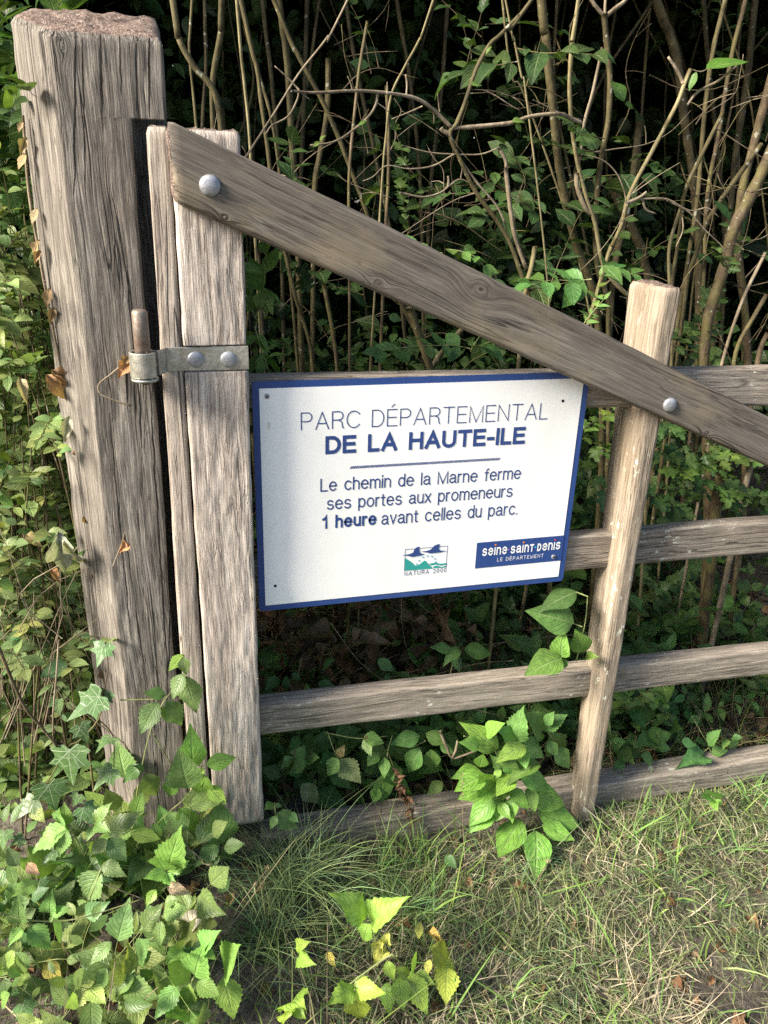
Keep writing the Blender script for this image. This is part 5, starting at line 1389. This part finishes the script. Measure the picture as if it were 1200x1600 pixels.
for k in range(9):       # smaller leaves filling the bush
    bx, by = rng.uniform(755, 850), rng.uniform(1150, 1260); a = rng.uniform(0.2, 2.9); L_ = rng.uniform(30, 48)
    LD.append(((bx, by), (bx + math.cos(a) * L_, by + math.sin(a) * L_), np.array((.11, .21, .045)) * rng.uniform(.8, 1.2)))
traced('dogwood_branch', 'large bright green dogwood branch drooping over the sill left of the upright', 'dogwood', -.02, [[c8(920, 400), c8(1010, 420), c9(0, 490), c9(60, 610), c9(120, 720), c9(160, 778)], [c9(100, 632), c9(85, 637)], [c9(120, 720), c9(165, 716)]], LD, 'dogwood', 'dogwood', G_DOG, conv=ident, r=.0022, dY=-.03)
LB_ = [((78, 420), (68, 312)), ((80, 425), (200, 485)), ((75, 430), (92, 525)), ((70, 422), (18, 372)), ((60, 430), (28, 475)), ((185, 372), (275, 308)), ((205, 392), (303, 515)), ((178, 380), (138, 312)), ((180, 385), (150, 430)), ((190, 355), (225, 300)), ((205, 420), (245, 490)), ((235, 450), (300, 540)), ((20, 540), (-20, 500)), ((30, 560), (20, 600))]
traced('bramble_shoot', 'bramble with toothed leaflets above the dogwood branch beside the upright', 'bramble', .05, [[(20, 480), (78, 422), (180, 375), (230, 420)]], LB_, 'bramble', 'bramble', (.095, .19, .055), conv=c9)
traced('dogwood_sprig', 'two pointed ribbed leaves hanging between the sign and the upright', 'dogwood', .015, [[(395, 1120), (385, 1230), (365, 1320), (345, 1410)], [(395, 1120), (345, 1100)], [(370, 1255), (330, 1240)]],
       [((347, 1100), (182, 1152), (.05, .105, .028)), ((332, 1240), (160, 1185), (.085, .165, .04)), ((278, 1388), (270, 1305), (.13, .24, .05)), ((380, 1370), (350, 1290), (.12, .23, .05)), ((280, 1395), (135, 1440), (.10, .21, .05)), ((385, 1390), (425, 1380), (.12, .23, .05)), ((300, 1400), (260, 1440), (.11, .22, .05))], 'dogwood', 'dogwood', G_DOG, conv=c6, wsc=1.1)
traced('bramble_shoot', 'bramble leaves with purple brown blotches behind the third rail gap', 'bramble', .06, [[(350, 380), (390, 490), (400, 500)], [(340, 385), (480, 410), (600, 400)]],
       [((395, 490), (342, 575)), ((400, 495), (492, 598), (.12, .14, .06)), ((395, 488), (420, 440), (.16, .14, .06)), ((262, 500), (185, 560)), ((264, 500), (312, 488)), ((260, 498), (222, 465)), ((240, 600), (330, 690), (.09, .11, .05)), ((210, 490), (150, 530)), ((500, 405), (592, 425), (.08, .17, .045)), ((505, 410), (530, 478), (.22, .30, .12))], 'bramble', 'blotched', (.075, .14, .045), conv=c8)
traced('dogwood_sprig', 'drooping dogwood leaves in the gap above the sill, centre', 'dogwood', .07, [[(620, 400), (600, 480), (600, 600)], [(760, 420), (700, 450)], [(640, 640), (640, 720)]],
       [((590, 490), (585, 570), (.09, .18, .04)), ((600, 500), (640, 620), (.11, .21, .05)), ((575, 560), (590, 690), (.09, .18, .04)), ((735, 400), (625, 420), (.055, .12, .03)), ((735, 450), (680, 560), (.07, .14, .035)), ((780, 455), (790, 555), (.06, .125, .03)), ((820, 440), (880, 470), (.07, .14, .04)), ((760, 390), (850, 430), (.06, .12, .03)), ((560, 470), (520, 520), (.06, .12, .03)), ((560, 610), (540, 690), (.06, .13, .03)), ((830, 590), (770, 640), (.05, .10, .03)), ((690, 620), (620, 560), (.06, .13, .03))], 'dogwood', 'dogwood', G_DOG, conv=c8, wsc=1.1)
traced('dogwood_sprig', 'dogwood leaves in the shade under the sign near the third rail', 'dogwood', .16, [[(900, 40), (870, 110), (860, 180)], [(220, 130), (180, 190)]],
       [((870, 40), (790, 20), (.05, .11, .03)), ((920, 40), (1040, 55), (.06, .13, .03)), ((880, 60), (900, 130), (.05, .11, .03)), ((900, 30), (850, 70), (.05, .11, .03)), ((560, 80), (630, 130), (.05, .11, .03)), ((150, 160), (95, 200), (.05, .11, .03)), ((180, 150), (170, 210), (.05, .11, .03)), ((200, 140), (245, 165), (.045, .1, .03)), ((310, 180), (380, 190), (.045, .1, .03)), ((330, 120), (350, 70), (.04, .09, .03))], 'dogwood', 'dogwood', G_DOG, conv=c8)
traced('bramble_shoot', 'low leaves reaching over the sill at the right', 'bramble', .09, [[(870, 440), (900, 480), (960, 410)], [(805, 320), (850, 400), (872, 450), (790, 490)]],
       [((890, 480), (865, 545), (.10, .22, .05)), ((880, 470), (955, 455), (.09, .19, .05)), ((870, 440), (915, 370), (.09, .18, .05)), ((965, 410), (1005, 465), (.09, .19, .05)), ((970, 405), (1015, 405), (.08, .17, .05)), ((955, 415), (930, 445), (.09, .18, .05)), ((655, 440), (725, 455)), ((660, 450), (600, 400)), ((640, 500), (590, 480)), ((520, 500), (480, 540)), ((850, 480), (790, 490)), ((700, 420), (680, 380)), ((760, 420), (820, 440))], 'bramble', 'bramble', (.065, .14, .04), conv=c9)
traced('seedling', 'small bright three leaved seedling in the grass at the right by the sill', 'seedling', .0, [[(895, 660), (900, 690)]], [((895, 660), (900, 618)), ((893, 662), (855, 652)), ((897, 665), (935, 685)), ((892, 668), (900, 695))], 'oval', 'small', (.13, .27, .06), conv=c9)
traced('bramble_shoot', 'soft rounded leaves low in the tussock beside the stile', 'bramble', -.04, [[(130, 680), (140, 740), (180, 790)]], [((125, 680), (95, 700)), ((130, 690), (165, 690)), ((140, 720), (225, 790)), ((140, 730), (110, 790)), ((190, 720), (230, 760)), ((240, 990), (300, 1060), (.08, .15, .05)), ((380, 1040), (430, 1140), (.06, .12, .05)), ((840, 900), (890, 950), (.08, .15, .05))], 'bramble', 'bramble', (.085, .165, .05), conv=c8)

# more leaves carpeting the corner at the lower left
lv, tb = Leaves(), Tubes()
for k in range(150):
    px, py = rng.uniform(-60, 330), rng.uniform(1120, 1640)
    if px > 240 and py < 1250: continue
    p = atz(px, py, -.0); p[2] = float(gz(p[0], p[1]))
    kind, size, tint = [('bramble', .066, (.165, .245, .080)), ('oval', .036, (.18, .27, .080)), ('bramble', .055, (.225, .32, .095)), ('bramble', .05, (.17, .26, .10)), ('oval', .042, (.15, .25, .07))][k % 5]
    if k % 4 == 0: px, py = rng.uniform(-60, 170), rng.uniform(1040, 1250); p = atz(px, py, -.02)
    if 170 < px < 260 and 1340 < py < 1470: continue
    shoot(lv, tb, p, (rng.uniform(-.8, .8), rng.uniform(-.8, .5), 1), rng.uniform(.06, .20), rng.integers(3, 6), kind, size, np.array(tint) * rng.uniform(.7, 1.25), r=.0011, gravity=1.5, pairs=False)
for k in range(26):        # taller shoots pressed against the foot of the post
    px, py = rng.uniform(70, 330), rng.uniform(1240, 1330); p = clear(px, py, -.06, -.02); p[2] = float(gz(p[0], p[1]))
    kind, size, tint = [('bramble', .060, (.16, .25, .075)), ('ivy', .062, (.075, .14, .05)), ('dogwood', .065, (.15, .27, .06)), ('bramble', .048, (.21, .31, .09))][k % 4]
    shoot(lv, tb, p, (rng.uniform(-.5, .4), rng.uniform(-.25, .1), 1), rng.uniform(.10, .26), rng.integers(3, 6), kind, size, np.array(tint) * rng.uniform(.75, 1.15), r=.0012, gravity=.6, pairs=False, face=.8)
o = lv.build('ground_cover', MAT['bramble']); tag(o, 'mixed low leaves carpeting the ground at the lower left', 'ground cover', kind='stuff')
o = tb.build('ground_cover_stems', MAT['greenstem']); tag(o, 'thin stems of the low ground cover at the lower left', 'stems', kind='stuff')

# ------------------------------------------------------------------ withered ivy clinging to the post
t = thing('withered_ivy', 'dead ivy vine with curled orange brown leaves up the left edge of the post', 'ivy', at(120, 900, .09)); tb, lv = Tubes(), Leaves()
vine = [at(x, y, .095) for x, y in ((36, 180), (45, 300), (62, 400), (80, 500), (100, 600), (118, 690), (133, 790), (150, 880), (160, 960), (172, 1060), (190, 1130))]
tb.add(vine, .0022, .0034, k=6, knob=.2)
tb.add(wpath([(176, 885), (190, 850), (195, 830)], -.006), .0012, .0009, k=5)
tb.add(wpath([(186, 574), (172, 586), (155, 600), (157, 615), (180, 626), (205, 634)], -.008), .0014, .0018, k=5)
tb.build('vine', MAT['twig'], t)
for (b, e, ti) in [((36, 190), (27, 205), (.42, .25, .10)), ((42, 215), (30, 240), (.42, .25, .10)), ((40, 240), (27, 264), (.45, .28, .11)), ((58, 325), (48, 350), (.42, .25, .10)), ((62, 375), (48, 400), (.42, .26, .10)), ((64, 392), (52, 408), (.40, .22, .09)), ((78, 450), (70, 480), (.38, .21, .08)), ((84, 480), (78, 505), (.38, .2, .08)),
                   ((72, 585), (116, 628), (.36, .19, .08)), ((80, 578), (112, 604), (.36, .19, .08)), ((135, 800), (140, 826), (.36, .17, .06)), ((150, 870), (160, 890), (.36, .17, .06)), ((152, 890), (148, 915), (.30, .13, .05)), ((166, 1010), (160, 1040), (.36, .18, .08)), ((166, 1040), (164, 1075), (.30, .14, .06)), ((164, 1060), (178, 1090), (.36, .2, .1)), ((118, 700), (121, 718), (.34, .16, .06))]:
    px_leaf(lv, 'dry', b, e, .088, -.010, .95, tuple(np.array(ti) * [.78, .95, 1.3]), .6, .3)
for (b, e) in [((203, 566), (184, 585)), ((200, 558), (190, 570)), ((203, 850), (186, 860)), ((198, 860), (192, 852))]:
    px_leaf(lv, 'dry', b, e, -.008, -.012, 1.4, (.34, .18, .09), .8, .2)
lv.build('foliage', MAT['dry'], t)
# crumpled pale dead leaves hanging in the hedge
for k, (b, e, ti, lab) in enumerate([(c7(0, 0), c7(0, 0), 0, 0)] * 0 + [((90, 830), (105, 905), (.42, .37, .28), 'large pale grey crumpled dead leaf hanging left of the post'), ((30, 590), (42, 625), (.40, .34, .22), 'small pale curled dead leaf in the hedge left of the post'),
                                     ((108, 650), (100, 690), (.36, .31, .22), 'folded grey dead leaf against the left side of the post'), ((40, 835), (62, 850), (.45, .30, .13), 'orange brown dead leaf in the hedge at the left'), ((80, 890), (92, 905), (.38, .19, .08), 'rusty dead leaf below the pale crumpled one'),
                                     (c7(110, 930), c7(160, 980), (.42, .30, .2), 'tan crumpled leaf above the yellow patch at the lower left'), (c7(290, 1220), c7(340, 1350), (.50, .42, .30), 'cream curled dead leaf on the ground at the lower left'), (c7(190, 1330), c7(250, 1430), (.45, .40, .10), 'yellow and brown withered leaf left of the cream curled one'),
                                     (c7(700, 1030), c7(780, 1050), (.42, .33, .24), 'tan dry leaf in front of the post foot'), (c7(790, 1190), c7(830, 1130), (.60, .52, .42), 'cream split seed husk near the tussock')]):
    lv = Leaves(); Y = (.05 if b[1] < 1000 else -.2); px_leaf(lv, 'dry', b, e, Y, -.02, .8 if k < 3 else 1.1, ti, .8, .3); px_leaf(lv, 'dry', (b[0] + 3, b[1] + 2), (e[0] + 8, e[1] - 6), Y + .004, -.01, .9, ti, .8, .3) if k in (0,) else None
    tag(lv.build('dead_leaf', MAT['dry']), lab, 'dead leaf')

# ------------------------------------------------------------------ grass
class Blades:
    def __init__(s): s.V = []; s.F = []; s.C = []; s.n = 0

    def add(s, p, d, L, w, bend, tint, seg=4):
        """p base (n,3), d lean direction (n,3), L length, w width, bend (n,3) added quadratically"""
        n = len(p); t = np.linspace(0, 1, seg + 1)
        C = p[:, None] + d[:, None] * (L[:, None] * t[None])[..., None] + bend[:, None] * (L[:, None] * t[None] ** 2)[..., None]
        side = norm(np.cross(d, rng.standard_normal((n, 3))))
        ww = (w[:, None] * (1 - t[None] ** 2.2) * .5 + .00012)[..., None]
        V = np.stack([C - side[:, None] * ww, C + side[:, None] * ww], 2).reshape(n, -1, 3)
        m = 2 * (seg + 1); f = np.array([(2 * i, 2 * i + 1, 2 * i + 3, 2 * i + 2) for i in range(seg)])
        s.V.append(V.reshape(-1, 3)); s.F.append((f[None] + (s.n + np.arange(n) * m)[:, None, None]).reshape(-1, 4)); s.C.append(np.repeat(tint, m, 0)); s.n += n * m

    def build(s, name, parent=None):
        V = np.concatenate(s.V); off = np.array(WM[parent.name].translation) if parent is not None else V.mean(0)
        return mesh_np(name, V - off, [np.concatenate(s.F)], MAT['grass'], parent, COLR=np.concatenate(s.C), M=Matrix.Translation(Vector(off)))


def grass_tint(n, straw):
    a = hsv(n, (.135, .215, .055), .25, .15); b = hsv(n, (.36, .30, .165), .28, .06); c = hsv(n, (.20, .165, .095), .3, .06)
    k = rng.uniform(0, 1, n); out = np.where((k < straw)[:, None], b, a); return np.where((k > 1 - .12)[:, None], c, out)


bl = Blades(); n = 110000
x = rng.uniform(-.25, 1.75, n); y = rng.uniform(-1.15, .12, n)
edge = .02 + .12 * vnoise(np.stack([x * 3, y * 3, x * 0], -1), 8) - .12 * np.clip(-y - .5, 0, 1)
dens = vnoise(np.stack([x * 5, y * 5, x * 0], -1), 12) * .5 + vnoise(np.stack([x * 13, y * 13, x * 0], -1), 13) * .4
bare = np.exp(-(((x - .93) / .16) ** 2 + ((y + .52) / .12) ** 2)) * 1.3
keep = (x > edge) & (rng.uniform(-1.0, .75, n) < dens + .35 - bare) & ~((y > .02) & (x < .95))
x, y = x[keep], y[keep]; n = len(x)
p = np.stack([x, y, gz(x, y) - .004], -1)
comb = np.stack([vnoise(np.stack([x * 6, y * 6, x * 0], -1), 14), vnoise(np.stack([x * 6, y * 6, x * 0 + 5], -1), 15), 0 * x], -1)
d = norm(rng.standard_normal((n, 3)) * np.array([.75, .75, .3]) + comb * .9 + np.array([0, 0, .62]))
straw = np.clip(.40 + .35 * vnoise(np.stack([x * 4, y * 4, x * 0], -1), 16) + .15 * (y < -.5), .1, .9)
L = .050 * np.exp(rng.standard_normal(n) * .42) * (1 - .35 * np.exp(-((y - .06) / .10) ** 2))
ti = np.zeros((n, 3)); u = rng.uniform(0, 1, n) < straw
ti[u] = hsv(u.sum(), (.42, .37, .26), .18, .05); ti[~u] = hsv((~u).sum(), (.165, .215, .092), .24, .12)
bend = rng.standard_normal((n, 3)) * .38 + np.array([0, 0, -.42])
bl.add(p, d, L, .0018 * np.exp(rng.standard_normal(n) * .35), bend, ti)
# broader fresh green blades standing through
n = 4600; x = rng.uniform(.0, 1.7, n); y = rng.uniform(-1.1, .08, n); k = vnoise(np.stack([x * 4, y * 4, x * 0], -1), 21) > rng.uniform(-.5, .8, n); x, y = x[k], y[k]; n = len(x)
bl.add(np.stack([x, y, gz(x, y)], -1), norm(rng.standard_normal((n, 3)) * [.5, .5, .2] + [0, 0, .8]), .085 * np.exp(rng.standard_normal(n) * .35), .0034 * np.exp(rng.standard_normal(n) * .2), rng.standard_normal((n, 3)) * .3 + [0, 0, -.3], hsv(n, (.15, .26, .06), .2))
# sparse grass in the weeds and beyond the sill
n = 7500; x = rng.uniform(-.6, 1.9, n); y = np.where(rng.uniform(0, 1, n) < .35, rng.uniform(-1, 0, n), rng.uniform(.12, .8, n)); k = (y > 0) & (x > .5) | (y < 0) & (x < .15); x, y = x[k], y[k]; n = len(x)
bl.add(np.stack([x, y, gz(x, y)], -1), norm(rng.standard_normal((n, 3)) * [.5, .5, .2] + [0, 0, .8]), .11 * np.exp(rng.standard_normal(n) * .3), .0022 * np.ones(n), rng.standard_normal((n, 3)) * .4 + [0, 0, -.4], grass_tint(n, .3))
o = bl.build('grass'); tag(o, 'short half dry grass with straw in front of the gate', 'grass', kind='stuff')


def tussock(label, px, Yg, n, L, spread, tint, w=.0019, lean=(0, 0, 0)):
    c = at(*px, Yg); c[2] = float(gz(c[0], c[1])); t = thing('grass_tussock', label, 'grass', c); b = Blades()
    p = c + rng.standard_normal((n, 3)) * [.045, .03, .004]
    a = rng.uniform(0, 2 * np.pi, n); s_ = rng.uniform(.1, 1, n) * spread
    d = norm(np.stack([np.cos(a) * s_, np.sin(a) * s_, np.ones(n)], -1) + np.array(lean))
    out = np.stack([np.cos(a), np.sin(a), np.zeros(n)], -1)
    b.add(p, d, L * rng.uniform(.5, 1.15, n), w * rng.uniform(.6, 1.2, n), out * rng.uniform(.15, .7, (n, 1)) + [0, 0, -.42], hsv(n, tint, .22, .1), seg=7)
    b.build('blades', t); return t


tussock('big tussock of long fine arching grass at the foot of the stile', (452, 1345), -.10, 330, .25, .9, (.19, .265, .115), w=.0016)
tussock('second fine tussock left of centre in front of the sill', (425, 1440), -.24, 190, .20, 1.2, (.18, .26, .11))
tussock('small round tussock of fine grass below the sill, centre', (632, 1420), -.20, 150, .14, .9, (.12, .20, .065))
tussock('sparse tall grass clump right in front of the sill, centre', (640, 1300), -.03, 46, .20, .35, (.16, .26, .07), w=.0028)
tussock('low broad leaved grass clump right of the upright foot', (1000, 1290), -.05, 60, .11, .9, (.15, .25, .07), w=.003)
tussock('long bladed grass clump at the right edge below the sill', (1165, 1290), .0, 60, .13, .8, (.16, .27, .07), w=.003)
# dry flowering stalks
for k, (pts, lab) in enumerate([(([c8(740, 1600 - 0), c8(800, 1240), c8(860, 1000), c8(1030, 870)]), 'long pale dry grass stalk slanting up right towards the dogwood'), ([c8(920, 1160), c8(925, 960), c8(915, 760), c8(912, 565)], 'upright dry grass stalk in front of the dogwood leaves'),
                                ([c8(800, 1600), c8(930, 1500), c8(1040, 1380), c8(1120, 1230)], 'dry stalk with seed head slanting at the bottom right of centre'), ([c8(960, 1300), c8(1000, 1130), c8(1040, 980)], 'dry stalk with a loose feathery seed head in the centre'),
                                ([c8(350, 1600), c8(350, 1400), c8(352, 1180)], 'straight dry stalk among the yellow bramble'), ([c7(930, 1290), c7(990, 1120), c7(1110, 960)], 'dry flowering grass stalk beside the big tussock'), ([c7(450, 1560), c7(480, 1340)], 'short pale straw standing at the lower left'),
                                ([c7(420, 1010), c7(520, 1050), c7(600, 1080)], 'pale broken straw lying across the leaves at the lower left'), ([c7(700, 800), c7(790, 870), c7(875, 945)], 'pale straw with ear in front of the stile foot'), ([c7(540, 1560), c7(600, 1500), c7(660, 1445)], 'bleached straw lying near the bottom left'),
                                ([c8(660, 965), c8(760, 962), c8(870, 960)], 'level yellow straw lying across the grass in the centre'), ([c8(870, 1240), c8(960, 1330), c8(1040, 1540)], 'drooping brown grass stalk right of the yellow leaves'), ([c9(-10, 1220), c9(110, 1090), c9(200, 930)], 'thin stalk slanting beside the lowest dogwood leaf')]):
    Y = [-.15, -.06, -.3, -.2, -.34, -.2, -.4, -.26, -.12, -.42, -.08, -.28, -.15][k]
    tb = Tubes(); P = tb.add(wpath(pts, Y), .0011, .0007, k=5, sub=5); t = thing('grass_stalk', lab, 'grass stalk', P[0])
    tb.build('stalk', MAT['twig'], t)
    if k in (0, 1, 2, 3, 5, 8, 11, 12):
        lv = Leaves(); m = 26; i = len(P) - 1 - rng.integers(0, max(2, len(P) // 3), m); D = norm(np.gradient(P, axis=0))[i]
        lv.add('lance', P[i] + rng.standard_normal((m, 3)) * .001, D + rng.standard_normal((m, 3)) * .5, rng.standard_normal((m, 3)), rng.uniform(.006, .013, m), np.full(m, .8), hsv(m, (.46, .39, .24), .15, .05)); lv.build('seed_head', MAT['dry'], t)
# dry dock head and forked dead stick behind the third gap
tb, lv = Tubes(), Leaves(); P = tb.add(wpath([c8(600, 460), c8(640, 560), c8(680, 650), c8(710, 760)], .03), .0012, .0010, k=5); t = thing('dried_weed', 'rust brown dried weed stem hanging over the sill in the centre', 'weed', P[0]); tb.build('stem', MAT['bark_brown'], t)
m = 40; i = rng.integers(len(P) // 3, len(P), m); lv.add('dry', P[i], rng.standard_normal((m, 3)) * .6 + [0, 0, -.4], rng.standard_normal((m, 3)), rng.uniform(.010, .022, m), np.ones(m), hsv(m, (.20, .105, .06), .2, .05)); lv.build('seed_head', MAT['dry'], t)
tb = Tubes(); tb.add(wpath([c8(820, 380), c8(845, 440), c8(870, 490), c8(920, 480), c8(985, 455)], .05), .0034, .0026, k=7, knob=.15); tb.add(wpath([c8(870, 490), c8(885, 460), c8(893, 420)], .05), .0034, .003, k=7, knob=.15)
tag(tb.build('dead_stick', MAT['twig']), 'forked pale dead stick left of the dogwood branch', 'stick')
tb = Tubes(); tb.add(wpath([c8(590, 670), c8(660, 665), c8(725, 685)], .06), .0035, .004, k=7, knob=.15); tag(tb.build('dead_stick', MAT['twig']), 'short stub of dead stick lying on the sill in the centre', 'stick')
tb = Tubes(); tb.add(wpath([c8(245, 70), c8(235, 110), c8(210, 240)], .2), .0035, .0022, k=6, knob=.15); tag(tb.build('dead_stick', MAT['bark_brown']), 'broken upright stick in the shade under the sign', 'stick')
